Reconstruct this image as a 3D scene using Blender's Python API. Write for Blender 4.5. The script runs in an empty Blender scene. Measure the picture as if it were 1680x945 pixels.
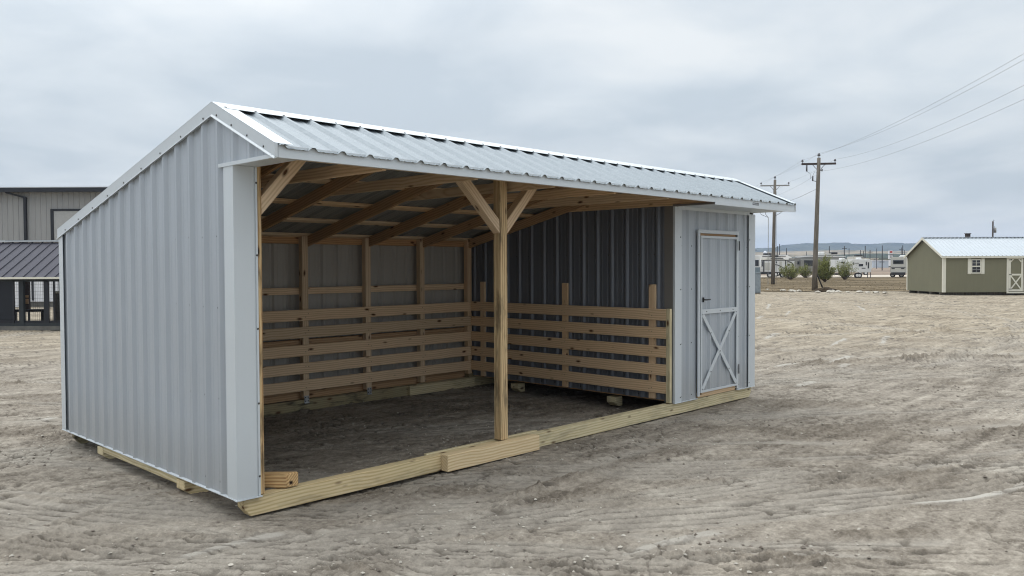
import bpy, bmesh, math, random
import numpy as np
from mathutils import Vector, Matrix, Quaternion
random.seed(7)
R = math.radians
S = bpy.context.scene
COL = S.collection

# ------------------------------------------------------------------ camera
CAM = Vector((-2.7266, -5.3378, 1.7687))
c_r = Vector((0.69777177, -0.71630937, -0.00392976))
c_u = Vector((0.02218022, 0.01612216, 0.99962399))
c_f = Vector((0.71597667, 0.69759656, -0.02713749))
cd = bpy.data.cameras.new('camera'); cam = bpy.data.objects.new('camera', cd); COL.objects.link(cam)
cam.matrix_world = Matrix(((c_r.x, c_u.x, -c_f.x, CAM.x), (c_r.y, c_u.y, -c_f.y, CAM.y), (c_r.z, c_u.z, -c_f.z, CAM.z), (0, 0, 0, 1)))
cd.sensor_width = 36; cd.lens = 28.712; cd.clip_start = 0.1; cd.clip_end = 20000
S.camera = cam
FR = Vector((0.697, -0.717, 0)).normalized()      # image-right on the ground
FF = Vector((0.717, 0.697, 0)).normalized()       # view direction on the ground

# ------------------------------------------------------------------ tagging
def tag(o, label=None, cat=None, group=None, kind=None):
    if label: o['label'] = label
    if cat: o['category'] = cat
    if group: o['group'] = group
    if kind: o['kind'] = kind
    return o
def empty(name, loc=(0, 0, 0), rz=0, **k):
    o = bpy.data.objects.new(name, None); COL.objects.link(o)
    o.location = loc; o.rotation_euler = (0, 0, rz); o.empty_display_size = .2
    return tag(o, **k)
def link(name, me, mats, parent=None, mw=None):
    o = bpy.data.objects.new(name, me); COL.objects.link(o)
    for m in (mats if isinstance(mats, (list, tuple)) else [mats]):
        me.materials.append(m)
    if parent: o.parent = parent
    if mw is not None: o.matrix_local = mw
    return o
def copy_tree(o, parent=None):
    c = o.copy(); COL.objects.link(c)
    if parent: c.parent = parent; c.matrix_parent_inverse = o.matrix_parent_inverse.copy()
    for ch in o.children: copy_tree(ch, c)
    return c

# ------------------------------------------------------------------ materials
def nt(name):
    m = bpy.data.materials.new(name); m.use_nodes = True
    t = m.node_tree; b = t.nodes['Principled BSDF']
    return m, t, b
def N(t, typ, **k):
    n = t.nodes.new(typ)
    for a, v in k.items():
        if a.startswith('i_'): n.inputs[a[2:].replace('_', ' ')].default_value = v
        else: setattr(n, a, v)
    return n
def ramp(t, stops, src, interp='LINEAR'):
    n = t.nodes.new('ShaderNodeValToRGB'); e = n.color_ramp.elements; n.color_ramp.interpolation = interp
    while len(e) < len(stops): e.new(0.5)
    for i, (p, c) in enumerate(stops):
        e[i].position = p; e[i].color = (c, c, c, 1) if isinstance(c, (int, float)) else (*c, 1)
    t.links.new(src, n.inputs[0]); return n.outputs[0]
def mix(t, a, b, fac, mode='MIX'):
    n = t.nodes.new('ShaderNodeMix'); n.data_type = 'RGBA'; n.blend_type = mode
    for s, v in ((n.inputs[0], fac), (n.inputs[6], a), (n.inputs[7], b)):
        if hasattr(v, 'links'): t.links.new(v, s)
        elif isinstance(v, (int, float)): s.default_value = v
        else: s.default_value = (*v, 1)
    return n.outputs[2]
def mth(t, op, a, b=0.0):
    n = t.nodes.new('ShaderNodeMath'); n.operation = op
    for s, v in ((n.inputs[0], a), (n.inputs[1], b)):
        if hasattr(v, 'links'): t.links.new(v, s)
        else: s.default_value = v
    return n.outputs[0]
def coords(t, scale=(1, 1, 1), kind='Object', rnd=0.0):
    tc = t.nodes.new('ShaderNodeTexCoord'); mp = t.nodes.new('ShaderNodeMapping')
    t.links.new(tc.outputs[kind], mp.inputs[0]); mp.inputs['Scale'].default_value = scale
    if rnd:
        oi = t.nodes.new('ShaderNodeObjectInfo')
        v = t.nodes.new('ShaderNodeVectorMath'); v.operation = 'SCALE'; v.inputs[0].default_value = (rnd, rnd * .73, rnd * .51)
        t.links.new(oi.outputs['Random'], v.inputs['Scale']); t.links.new(v.outputs[0], mp.inputs['Location'])
    return mp.outputs[0]
def noise(t, vec, scale, detail=4, rough=.5, dist=0):
    n = t.nodes.new('ShaderNodeTexNoise'); t.links.new(vec, n.inputs['Vector'])
    n.inputs['Scale'].default_value = scale; n.inputs['Detail'].default_value = detail
    n.inputs['Roughness'].default_value = rough; n.inputs['Distortion'].default_value = dist
    return n.outputs[0]
def bump(t, b, h, strength=.3, dist=.01):
    n = t.nodes.new('ShaderNodeBump'); n.inputs['Strength'].default_value = strength; n.inputs['Distance'].default_value = dist
    t.links.new(h, n.inputs['Height']); t.links.new(n.outputs[0], b.inputs['Normal'])

def flat(name, col, rough=.6, metal=0, var=.12, scale=6, spec=.5, bumpy=0):
    m, t, b = nt(name)
    v = coords(t)
    n = noise(t, v, scale, 5, .6)
    f = ramp(t, [(.3, 1 - var), (.7, 1 + var * .4)], n)
    t.links.new(mix(t, (*col,), f, 1.0, 'MULTIPLY'), b.inputs['Base Color'])
    b.inputs['Roughness'].default_value = rough; b.inputs['Metallic'].default_value = metal
    b.inputs['Specular IOR Level'].default_value = spec
    if bumpy: bump(t, b, noise(t, v, scale * 4, 4), bumpy, .004)
    return m

def painted_metal(name, col, rough=.38, metal=0.0, wav=.5, dust=0.0):
    """colour-coated steel sheet: faint oil-canning, dust film, streaks"""
    m, t, b = nt(name)
    v = coords(t)
    vs = coords(t, (9, 9, .5))
    n1 = noise(t, v, 1.3, 3, .5); n2 = noise(t, vs, 3, 4, .6); n3 = noise(t, v, 40, 3, .7)
    f = mth(t, 'ADD', mth(t, 'MULTIPLY', n1, .10), mth(t, 'MULTIPLY', n2, .03))
    f = mth(t, 'ADD', f, .935)
    c = mix(t, col, f, 1.0, 'MULTIPLY')
    if dust:
        g = t.nodes.new('ShaderNodeNewGeometry'); sp = t.nodes.new('ShaderNodeSeparateXYZ'); t.links.new(g.outputs['Position'], sp.inputs[0])
        low = ramp(t, [(.0, 1), (.5, 0)], mth(t, 'ADD', sp.outputs[2], mth(t, 'MULTIPLY', n2, -.25)))
        c = mix(t, c, (.36, .33, .28), mth(t, 'MULTIPLY', low, dust))
    t.links.new(c, b.inputs['Base Color'])
    t.links.new(ramp(t, [(.3, rough - .06), (.7, rough + .12)], n3), b.inputs['Roughness'])
    b.inputs['Metallic'].default_value = metal
    bump(t, b, n1, wav, .02)
    return m

def wood(name, c1, c2, knot=(.10, .045, .02), green=0.0, stain=0.0, rough=.72):
    """sawn softwood, length along local X: cathedral grain, knots, saw fuzz, board-to-board tint"""
    m, t, b = nt(name)
    v = coords(t, (1, 1, 1), rnd=37.0)
    warp = noise(t, v, 1.6, 2, .5)
    vw = N(t, 'ShaderNodeVectorMath', operation='ADD'); t.links.new(v, vw.inputs[0])
    cmb = t.nodes.new('ShaderNodeCombineXYZ'); t.links.new(mth(t, 'MULTIPLY', warp, .10), cmb.inputs[1]); t.links.new(mth(t, 'MULTIPLY', warp, -.08), cmb.inputs[2])
    t.links.new(cmb.outputs[0], vw.inputs[1])
    mp = t.nodes.new('ShaderNodeMapping'); mp.inputs['Scale'].default_value = (.06, 1, 1); t.links.new(vw.outputs[0], mp.inputs[0])
    w = t.nodes.new('ShaderNodeTexWave'); w.wave_type = 'RINGS'; w.rings_direction = 'X'
    t.links.new(mp.outputs[0], w.inputs['Vector']); w.inputs['Scale'].default_value = 21; w.inputs['Distortion'].default_value = 1.6
    w.inputs['Detail'].default_value = 3; w.inputs['Detail Scale'].default_value = 1.2
    grain = w.outputs['Fac']
    mp2 = t.nodes.new('ShaderNodeMapping'); mp2.inputs['Scale'].default_value = (.5, 14, 14); t.links.new(v, mp2.inputs[0])
    fib = noise(t, mp2.outputs[0], 9, 4, .7)
    g = mth(t, 'ADD', mth(t, 'MULTIPLY', mth(t, 'POWER', grain, 1.6), .42), mth(t, 'MULTIPLY', fib, .62))
    c = mix(t, c1, c2, ramp(t, [(.25, 0), (.85, 1)], g))
    # knots
    mk = t.nodes.new('ShaderNodeMapping'); mk.inputs['Scale'].default_value = (3.4, 9, 9); t.links.new(vw.outputs[0], mk.inputs[0])
    vo = t.nodes.new('ShaderNodeTexVoronoi'); vo.inputs['Scale'].default_value = 1.0; t.links.new(mk.outputs[0], vo.inputs['Vector'])
    kf = ramp(t, [(.07, 1), (.11, .6), (.18, 0)], vo.outputs['Distance'])
    c = mix(t, c, knot, kf)
    # board tint
    oi = t.nodes.new('ShaderNodeObjectInfo')
    c = mix(t, c, ramp(t, [(0, (.80, .78, .74)), (.5, (1, 1, 1)), (1, (1.0, .90, .78))], oi.outputs['Random']), 1.0, 'MULTIPLY')
    if green: c = mix(t, c, (.36, .40, .24), mth(t, 'MULTIPLY', ramp(t, [(.35, 0), (.7, 1)], noise(t, v, 3, 3)), green), 'MIX')
    if stain:
        ms = t.nodes.new('ShaderNodeMapping'); ms.inputs['Scale'].default_value = (1.2, 5, 5); t.links.new(v, ms.inputs[0])
        c = mix(t, c, (.03, .028, .022), mth(t, 'MULTIPLY', ramp(t, [(.50, 0), (.64, 1)], noise(t, ms.outputs[0], 2.0, 4, .6)), stain))
    t.links.new(c, b.inputs['Base Color']); b.inputs['Roughness'].default_value = rough
    b.inputs['Specular IOR Level'].default_value = .25
    bump(t, b, mth(t, 'ADD', g, mth(t, 'MULTIPLY', kf, -.6)), .35, .003)
    return m

M = {}
M['panel'] = painted_metal('steel_panel', (.425, .462, .50), .36, .18, .25, .35)
M['panel_in'] = painted_metal('steel_backer', (.38, .36, .325), .55, .0, .3)
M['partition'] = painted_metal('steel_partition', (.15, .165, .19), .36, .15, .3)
M['roof'] = painted_metal('steel_roof', (.25, .285, .31), .46, .35, .06)
M['roofw'] = painted_metal('white_roof', (.46, .50, .53), .5, .1, .06)
M['roof_in'] = painted_metal('steel_roof_backer', (.23, .24, .235), .5, 0, .3)
M['trim'] = painted_metal('steel_trim', (.60, .645, .67), .36, .1, .2, .12)
M['trimw'] = painted_metal('steel_trim_bright', (.58, .62, .645), .38, .1, .2)
M['taupe'] = painted_metal('steel_taupe', (.19, .18, .165), .45, 0, .2)
M['screw'] = flat('screw_dark', (.07, .07, .07), .5, .3)
M['black'] = flat('black_iron', (.015, .015, .016), .45, .2)
M['galv'] = flat('galvanised', (.55, .57, .58), .35, .8, .3, 30)
M['pine'] = wood('pine', (.78, .62, .435), (.57, .41, .26))
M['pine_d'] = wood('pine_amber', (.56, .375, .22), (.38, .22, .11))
M['treat'] = wood('treated_pine', (.72, .635, .43), (.47, .375, .20), green=.12, stain=.25)
M['fresh'] = wood('fresh_pine', (.78, .64, .41), (.54, .37, .19))
M['treat_d'] = wood('treated_pine_stained', (.36, .30, .18), (.24, .19, .11), green=.25, stain=.85)
M['post'] = wood('post_pine', (.68, .53, .31), (.30, .17, .075), knot=(.02, .01, .008), stain=.6)

# ------------------------------------------------------------------ mesh helpers
def box(bm, x0, x1, y0, y1, z0, z1, mi=0, bev=0):
    vs = [bm.verts.new(p) for p in ((x0, y0, z0), (x1, y0, z0), (x1, y1, z0), (x0, y1, z0), (x0, y0, z1), (x1, y0, z1), (x1, y1, z1), (x0, y1, z1))]
    fs = [bm.faces.new([vs[i] for i in q]) for q in ((3, 2, 1, 0), (4, 5, 6, 7), (0, 1, 5, 4), (1, 2, 6, 5), (2, 3, 7, 6), (3, 0, 4, 7))]
    for f in fs: f.material_index = mi
    if bev:
        es = list({e for f in fs for e in f.edges})
        bmesh.ops.bevel(bm, geom=es, offset=bev, segments=1, affect='EDGES')
def loft(bm, A, B, mi=0):
    a = [bm.verts.new(p) for p in A]; b = [bm.verts.new(p) for p in B]; n = len(a)
    fs = [bm.faces.new(a[::-1]), bm.faces.new(b)]
    for i in range(n): fs.append(bm.faces.new((a[i], a[(i + 1) % n], b[(i + 1) % n], b[i])))
    for f in fs: f.material_index = mi
    bmesh.ops.recalc_face_normals(bm, faces=fs)
    return fs
def tube(bm, pts, r, seg=6, mi=0, r1=None, caps=True):
    pts = [Vector(p) for p in pts]; rings = []
    for i, p in enumerate(pts):
        d = (pts[min(i + 1, len(pts) - 1)] - pts[max(i - 1, 0)]).normalized()
        a = d.cross(Vector((0, 0, 1)) if abs(d.z) < .9 else Vector((1, 0, 0))).normalized(); b = d.cross(a)
        rr = r if r1 is None else r + (r1 - r) * i / (len(pts) - 1)
        rings.append([bm.verts.new(p + a * math.cos(2 * math.pi * k / seg) * rr + b * math.sin(2 * math.pi * k / seg) * rr) for k in range(seg)])
    fs = []
    for i in range(len(rings) - 1):
        for k in range(seg):
            f = bm.faces.new((rings[i][k], rings[i][(k + 1) % seg], rings[i + 1][(k + 1) % seg], rings[i + 1][k])); fs.append(f)
            f.smooth = seg > 6
    if caps: fs += [bm.faces.new(rings[0][::-1]), bm.faces.new(rings[-1])]
    for f in fs: f.material_index = mi
    return fs
def done(name, bm, mats, parent=None, mw=None, norm=True):
    if norm: bmesh.ops.recalc_face_normals(bm, faces=bm.faces)
    me = bpy.data.meshes.new(name); bm.to_mesh(me); bm.free()
    return link(name, me, mats, parent, mw)
def bxo(name, x0, x1, y0, y1, z0, z1, mat, parent=None, bev=.003):
    """box as an object whose local X runs along its longest side (for wood grain)"""
    c = Vector(((x0 + x1) / 2, (y0 + y1) / 2, (z0 + z1) / 2)); d = [x1 - x0, y1 - y0, z1 - z0]
    ax = d.index(max(d))
    if ax == 0: m = Matrix.Identity(3); s = d
    elif ax == 1: m = Matrix(((0, -1, 0), (1, 0, 0), (0, 0, 1))); s = [d[1], d[0], d[2]]
    else: m = Matrix(((0, 0, -1), (0, 1, 0), (1, 0, 0))); s = [d[2], d[1], d[0]]
    bm = bmesh.new(); box(bm, -s[0] / 2, s[0] / 2, -s[1] / 2, s[1] / 2, -s[2] / 2, s[2] / 2, 0, bev)
    return done(name, bm, mat, parent, Matrix.Translation(c) @ m.to_4x4())
def beam(name, p0, p1, w, h, up, mat, parent=None, bev=.003, cut0=0, cut1=0):
    """beam p0->p1, h measured along 'up'; cut0/1 = lengthwise shear of the end faces along h (plumb cuts)"""
    p0 = Vector(p0); p1 = Vector(p1); X = (p1 - p0); L = X.length; X.normalize()
    up = Vector(up); Y = up.cross(X).normalized(); Z = X.cross(Y)
    bm = bmesh.new(); a = cut0; c = cut1
    A = [(-L / 2 + (a if z > 0 else -a) * .5, y, z) for y, z in ((-w / 2, -h / 2), (w / 2, -h / 2), (w / 2, h / 2), (-w / 2, h / 2))]
    B = [(L / 2 + (c if z > 0 else -c) * .5, y, z) for y, z in ((-w / 2, -h / 2), (w / 2, -h / 2), (w / 2, h / 2), (-w / 2, h / 2))]
    loft(bm, A, B)
    if bev: bmesh.ops.bevel(bm, geom=list(bm.edges), offset=bev, segments=1, affect='EDGES')
    m = Matrix(((X.x, Y.x, Z.x), (X.y, Y.y, Z.y), (X.z, Y.z, Z.z))).to_4x4()
    return done(name, bm, mat, parent, Matrix.Translation((p0 + p1) / 2) @ m)

RIB = 0.2286
def panel(bm, s0, s1, r0, O, Sv, U, Nv, lo, hi, breaks=(), th=.0015, minor=True, pitch=RIB, rh=.023, mi=0, mib=1, wid=(.036, .012), back=True):
    O, Sv, U, Nv = Vector(O), Vector(Sv), Vector(U), Vector(Nv)
    prof = []
    k0 = int(math.floor((s0 - r0) / pitch)) - 1; k1 = int(math.ceil((s1 - r0) / pitch)) + 1
    for k in range(k0, k1 + 1):
        c = r0 + k * pitch
        prof += [(c - wid[0], 0), (c - wid[1], rh), (c + wid[1], rh), (c + wid[0], 0)]
        if minor:
            for q in (c + pitch / 3, c + 2 * pitch / 3):
                prof += [(q - .012, 0), (q - .006, .0028), (q + .006, .0028), (q + .012, 0)]
    xs = np.array([p[0] for p in prof]); hs = np.array([p[1] for p in prof])
    pts = sorted(set([s0, s1] + [b for b in breaks if s0 < b < s1] + [float(x) for x in xs if s0 < x < s1]))
    def col(s, off):
        h = float(np.interp(s, xs, hs)) + off
        return [bm.verts.new(O + Sv * s + U * lo(s) + Nv * h), bm.verts.new(O + Sv * s + U * hi(s) + Nv * h)]
    for off, m_ in (((0, mi), (-th, mib)) if back else ((0, mi),)):
        prev = None
        for s in pts:
            c = col(s, off)
            if prev:
                q = (prev[0], c[0], c[1], prev[1]) if off == 0 else (prev[1], c[1], c[0], prev[0])
                f = bm.faces.new(q); f.material_index = m_
            prev = c
def screw(bm, p, n, r=.007, mi=2):
    r = r * 1.45
    p = Vector(p); n = Vector(n); a = n.cross(Vector((.3, .2, .9))).normalized(); b = n.cross(a)
    base = [bm.verts.new(p + (a * math.cos(k * math.pi / 3) + b * math.sin(k * math.pi / 3)) * r) for k in range(6)]
    top = [bm.verts.new(p + n * .004 + (a * math.cos(k * math.pi / 3) + b * math.sin(k * math.pi / 3)) * r * .7) for k in range(6)]
    fs = [bm.faces.new(top)] + [bm.faces.new((base[k], base[(k + 1) % 6], top[(k + 1) % 6], top[k])) for k in range(6)]
    for f in fs: f.material_index = mi

# ================================================================== THE SHED
W = 3.64; L = 7.375; ZM = .142; XT = 5.49
YR, ZR = .274, 2.945; SF = .440; SR = .2324
def zroof(y): return ZR - SF * (YR - y) if y < YR else ZR - SR * (y - YR)
shed = empty('loafing_shed', (0, 0, 0), label='large grey ribbed-metal animal shed with open timber-framed front, filling the foreground', cat='shed')

# --- left end wall
bm = bmesh.new()
panel(bm, .0, W, .2136, (0, 0, 0), (0, 1, 0), (0, 0, 1), (-1, 0, 0), lambda s: ZM, lambda s: zroof(s) - .06, breaks=(YR,))
panel(bm, -.56, 0, .2136, (0, 0, 0), (0, 1, 0), (0, 0, 1), (-1, 0, 0), lambda s: 2.485, lambda s: zroof(s) - .06)
for z in (1.99, 1.48, .825, .215):
    for k in range(14):
        screw(bm, (-.001, .2136 + RIB * k + .05, z + random.uniform(-.006, .006)), (-1, 0, 0))
done('end_wall', bm, [M['panel'], M['panel_in'], M['screw']], shed, norm=False)
# --- right end wall (seen from the side only)
bm = bmesh.new()
panel(bm, 0, W, .2136, (L, 0, 0), (0, 1, 0), (0, 0, 1), (1, 0, 0), lambda s: ZM, lambda s: zroof(s) - .06, breaks=(YR,))
panel(bm, -.56, 0, .2136, (L, 0, 0), (0, 1, 0), (0, 0, 1), (1, 0, 0), lambda s: 2.485, lambda s: zroof(s) - .06)
done('end_wall', bm, [M['panel'], M['panel_in']], shed, norm=False)
# --- back wall
bm = bmesh.new()
panel(bm, 0.0, L, .02, (0, W - .02, 0), (1, 0, 0), (0, 0, 1), (0, 1, 0), lambda s: ZM, lambda s: zroof(W) - .03)
done('back_wall', bm, [M['panel'], M['panel_in']], shed, norm=False)
# --- partition wall
bm = bmesh.new()
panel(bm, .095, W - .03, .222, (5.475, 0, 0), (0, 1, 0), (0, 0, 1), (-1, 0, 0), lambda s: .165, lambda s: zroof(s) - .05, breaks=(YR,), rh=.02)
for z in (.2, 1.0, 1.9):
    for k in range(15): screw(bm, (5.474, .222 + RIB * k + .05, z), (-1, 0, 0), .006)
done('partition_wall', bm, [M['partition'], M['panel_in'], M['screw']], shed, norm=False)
bm = bmesh.new(); box(bm, 5.462, 5.476, .0, .12, ZM, 2.55); done('partition_corner_trim', bm, M['taupe'], shed)
# --- front wall of tack room
DX0, DX1, DZ = 5.955, 6.935, 2.2
bm = bmesh.new()
for a, b_, lo_, hi_ in ((XT + .08, DX0 + .02, ZM, 2.44), (DX1 - .02, L - .1, ZM, 2.44), (DX0 + .02, DX1 - .02, DZ - .03, 2.44)):
    panel(bm, a, b_, 5.78, (0, 0, 0), (1, 0, 0), (0, 0, 1), (0, -1, 0), lambda s: lo_, lambda s: hi_, pitch=.2286)
for z in (.2, .83, 1.48, 2.0):
    for x in (5.64, 5.86, 7.0, 7.2): screw(bm, (x, -.001, z), (0, -1, 0))
done('front_wall', bm, [M['panel'], M['panel_in'], M['screw']], shed, norm=False)

# --- trims
def trim(name, boxes, mat='trim', parent=shed, scr=()):
    bm = bmesh.new()
    for b_ in boxes: box(bm, *b_)
    for s_ in scr: screw(bm, s_[:3], s_[3:], .006, 1)
    return done(name, bm, [M[mat], M['screw']], parent, norm=False)
# left front corner: flat strip on end wall + wide face + J-channel toward the opening
trim('corner_trim', [(-.024, -.0205, -.024, .115, ZM, 2.486), (-.0205, .13, -.024, -.0205, ZM, 2.47), (-.0205, .0, -.0205, .112, ZM, ZM + .012),
                     (.1305, .142, -.017, .02, ZM, 2.47), (.142, .157, -.024, .02, ZM, 2.47)],
     scr=[(.150, -.0242, z, 0, -1, 0) for z in (.28, .8, 1.33, 1.85, 2.36)])
trim('corner_trim', [(-.024, -.0205, W - .11, W + .002, ZM, zroof(W) - .06), (-.0205, .11, W + .002, W + .005, ZM, zroof(W) - .06)])
trim('corner_trim', [(XT - .03, XT - .026, -.024, .0, ZM, 2.455), (XT - .03, XT + .115, -.027, -.0235, ZM, 2.455)], 'trimw',
     scr=[(XT + .09, -.0272, z, 0, -1, 0) for z in (.2, .83, 1.48, 2.1)])
trim('corner_trim', [(L - .15, L + .024, -.027, -.0235, ZM, 2.44), (L + .0205, L + .024, -.0235, .11, ZM, 2.44)], 'trimw',
     scr=[(L - .13, -.0272, z, 0, -1, 0) for z in (.2, .83, 1.48, 2.1)])
trim('corner_trim', [(L + .0205, L + .024, W - .11, W + .002, ZM, zroof(W) - .06), (L - .11, L + .0205, W + .002, W + .005, ZM, zroof(W) - .06)])
# base trims (drip edge)
bm = bmesh.new()
loft(bm, [(-.005, -.03, ZM - .004), (-.030, -.03, ZM - .006), (-.030, -.03, ZM - .001), (-.005, -.03, ZM + .002)], [(-.005, W, ZM - .004), (-.030, W, ZM - .006), (-.030, W, ZM - .001), (-.005, W, ZM + .002)])
done('base_trim', bm, M['trimw'], shed)
trim('base_trim', [(-.033, .165, -.036, -.004, ZM - .008, ZM - .001)], 'trimw')
trim('base_trim', [(XT - .03, DX0 + .01, -.034, -.003, ZM - .006, ZM)], 'trim')
trim('base_trim', [(DX1, L + .02, -.034, -.003, ZM - .006, ZM)], 'trim')
trim('top_trim', [(XT + .03, L - .14, -.032, -.0275, 2.425, 2.458), (XT + .03, L - .14, -.034, -.0275, 2.452, 2.462)], 'trim')
# frieze box under the gable overhang (left, right)
for x0, x1 in ((-.03, .0), (L, L + .03)):
    bm = bmesh.new()
    loft(bm, [(x0, .18, 2.468), (x1 + (.0 if x0 < 0 else 0), .18, 2.468), (x1, .18, 2.494), (x0, .18, 2.494)], [(x0, -.56, 2.468), (x1, -.56, 2.468), (x1, -.56, 2.494), (x0, -.56, 2.494)])
    done('gable_return_trim', bm, M['trim'], shed)
trim('gable_soffit', [(.0, .165, -.56, .0, 2.472, 2.476)], 'trim')

# --- roof sheets
dF = Vector((0, -1, -SF)).normalized(); nF = Vector((0, -SF, 1)).normalized()
dB = Vector((0, 1, -SR)).normalized(); nB = Vector((0, SR, 1)).normalized()
LF = (YR + .605) / (-dF.y); LB = (W + .03 - YR) / dB.y
RO = Vector((0, YR, ZR - .026))
bm = bmesh.new()
panel(bm, .0, L - .0, .0209, RO, (1, 0, 0), dF, nF, lambda s: .02, lambda s: LF)
for k in range(32):
    for q in (.16, .52, .88):
        screw(bm, RO + Vector((.0209 + RIB * k + .055, 0, 0)) + dF * (LF * q), nF, .0075)
roof = done('roof_front_slope', bm, [M['roof'], M['roof_in'], M['screw']], shed, norm=False)
bm = bmesh.new()
panel(bm, .0, L - .0, .0209, RO, (1, 0, 0), dB, nB, lambda s: .02, lambda s: LB)
done('roof_back_slope', bm, [M['roof'], M['roof_in']], shed, norm=False)
# ridge cap
bm = bmesh.new()
P = Vector((0, YR, ZR + .003))
a0 = P; a1 = P + dF * .15; a2 = a1 + Vector((0, 0, -.006)) + dF * -.004; b1 = P + dB * .15
for q0, q1, n_ in ((a0, a1, nF), (a0, b1, nB)):
    X0 = Vector((-.022, 0, 0)); X1 = Vector((L - .02, 0, 0)); o_ = n_ * -.0025
    loft(bm, [q0 + X0, q1 + X0, q1 + X0 + o_, q0 + X0 + o_], [q0 + X1, q1 + X1, q1 + X1 + o_, q0 + X1 + o_])
for k in range(32):
    screw(bm, a0 + Vector((.0209 + RIB * k, 0, 0)) + dF * .128, nF, .0075, 1)
done('ridge_cap', bm, [M['trimw'], M['screw']], shed, norm=False)
# rake trims
def rake(xf, sgn, name='rake_trim'):
    for (ya, yb) in ((YR, -.594), (YR, W + .033)):
        bm = bmesh.new(); out = xf; inn = xf - sgn * .022
        za, zb = zroof(ya), zroof(yb); H = .092
        # face
        A = [(out, ya, za), (inn, ya, za), (inn, ya, za - H), (out, ya, za - H)]; B = [(out, yb, zb), (inn, yb, zb), (inn, yb, zb - H), (out, yb, zb - H)]
        loft(bm, A, B)
        # kick lip along the bottom
        o2 = xf + sgn * .010
        A = [(o2, ya, za - H - .012), (out - sgn * .02, ya, za - H - .0), (out, ya, za - H + .004), (o2, ya, za - H - .008)]
        B = [(o2, yb, zb - H - .012), (out - sgn * .02, yb, zb - H - .0), (out, yb, zb - H + .004), (o2, yb, zb - H - .008)]
        loft(bm, A, B)
        # top flange
        t_ = xf - sgn * .135; n_ = .0025
        A = [(out, ya, za + .001), (t_, ya, za - .001), (t_, ya, za - .001 - n_), (out, ya, za + .001 - n_)]
        B = [(out, yb, zb + .001), (t_, yb, zb - .001), (t_, yb, zb - .001 - n_), (out, yb, zb + .001 - n_)]
        loft(bm, A, B)
        nn = 4 if yb < 0 else 9
        for i in range(nn):
            f = (i + .35) / nn
            screw(bm, (xf + sgn * .0005, ya + (yb - ya) * f, za + (zb - za) * f - .072), (sgn, 0, 0), .006, 1)
        done(name, bm, [M['trimw'], M['screw']], shed, norm=False)
rake(-.027, -1); rake(L + .027, 1)
# fascia
bm = bmesh.new(); box(bm, .001, L - .001, -.589, -.584, 2.4715, 2.552); box(bm, .001, L - .001, -.5835, -.56, 2.4715, 2.475)
done('fascia', bm, M['trim'], shed)
trim('fascia', [(0, L, W + .01, W + .03, zroof(W) - .11, zroof(W) - .03)])
trim('soffit_trim', [(5.40, L + .02, -.592, -.585, 2.444, 2.474)], 'trimw')
bm = bmesh.new()
panel(bm, 5.44, L, 5.5, (0, 0, 2.462), (1, 0, 0), (0, 1, 0), (0, 0, -1), lambda s: -.58, lambda s: -.02, rh=.004)
done('soffit', bm, [M['trim'], M['roof_in']], shed, norm=False)
trim('soffit_edge_trim', [(5.40, 5.445, -.575, -.035, 2.452, 2.474)], 'taupe')
# small maker's plate on the fascia (dark, blurred text)
bm = bmesh.new(); box(bm, 6.26, 6.41, -.5895, -.5875, 2.482, 2.512)
for i in range(6): box(bm, 6.268 + i * .023, 6.284 + i * .023, -.5905, -.5895, 2.49, 2.504, 1)
done('name_plate', bm, [M['screw'], M['galv']], shed)

# --- timber: skids
def skid_mesh(name, x0, x1, y0, y1, z1, mat, c0=True, c1=False):
    c = Vector(((x0 + x1) / 2, (y0 + y1) / 2, 0)); h = (x1 - x0) / 2; w = (y1 - y0) / 2
    bm = bmesh.new()
    pr = [(-h, z1), (-h, z1 * .5 if c0 else 0), (-h + (.055 if c0 else 0), 0), (h - (.055 if c1 else 0), 0), (h, z1 * .5 if c1 else 0), (h, z1)]
    pr = [p for i, p in enumerate(pr) if i == 0 or p != pr[i - 1]]
    loft(bm, [(x, -w, z) for x, z in pr], [(x, w, z) for x, z in pr])
    bmesh.ops.bevel(bm, geom=list(bm.edges), offset=.004, segments=2, affect='EDGES')
    return done(name, bm, mat, shed, Matrix.Translation(c))
skid_mesh('skid', .035, 3.02, .0, .089, .137, M['treat'])
skid_mesh('skid', 3.024, L - .02, .0, .089, .137, M['treat'], False, True)
bxo('skid_splice', 1.862, 3.03, -.092, -.003, .004, .146, M['fresh'], shed, .004)
bxo('skid_splice', 1.78, 3.2, .0925, .131, .004, .143, M['treat'], shed, .004)
skid_mesh('skid', .035, 4.4, 3.45, 3.54, .135, M['treat_d'])
skid_mesh('skid', 4.404, L - .02, 3.45, 3.54, .135, M['treat'], False, True)
bxo('skid_splice', 4.243, 5.45, 3.40, 3.447, .004, .132, M['treat'], shed, .004)
for y0, y1, x0, x1 in ((.82, .96, -.024, .42), (2.53, 2.665, -.024, .42), (.85, .985, 5.47, 5.62), (2.545, 2.68, 5.47, 5.62), (.82, .96, 6.9, L - .02), (2.53, 2.665, 6.9, L - .02)):
    for _ in (0,):
        bm = bmesh.new(); h = (x1 - x0) / 2; w = (y1 - y0) / 2
        pr = [(-h, .118), (-h, .05), (-h + .07, -.002), (h, -.002), (h, .118)]
        loft(bm, [(x, -w, z) for x, z in pr], [(x, w, z) for x, z in pr]); bmesh.ops.bevel(bm, geom=list(bm.edges), offset=.003, segments=1, affect='EDGES')
        done('skid_block', bm, M['treat'], shed, Matrix.Translation(((x0 + x1) / 2, (y0 + y1) / 2, 0)))
bxo('bottom_plate', -.020, .05, .962, 2.528, .078, .1315, M['treat'], shed)
bxo('bottom_plate', .01, .09, .12, .80, .119, .136, M['treat'], shed, .001)
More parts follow.
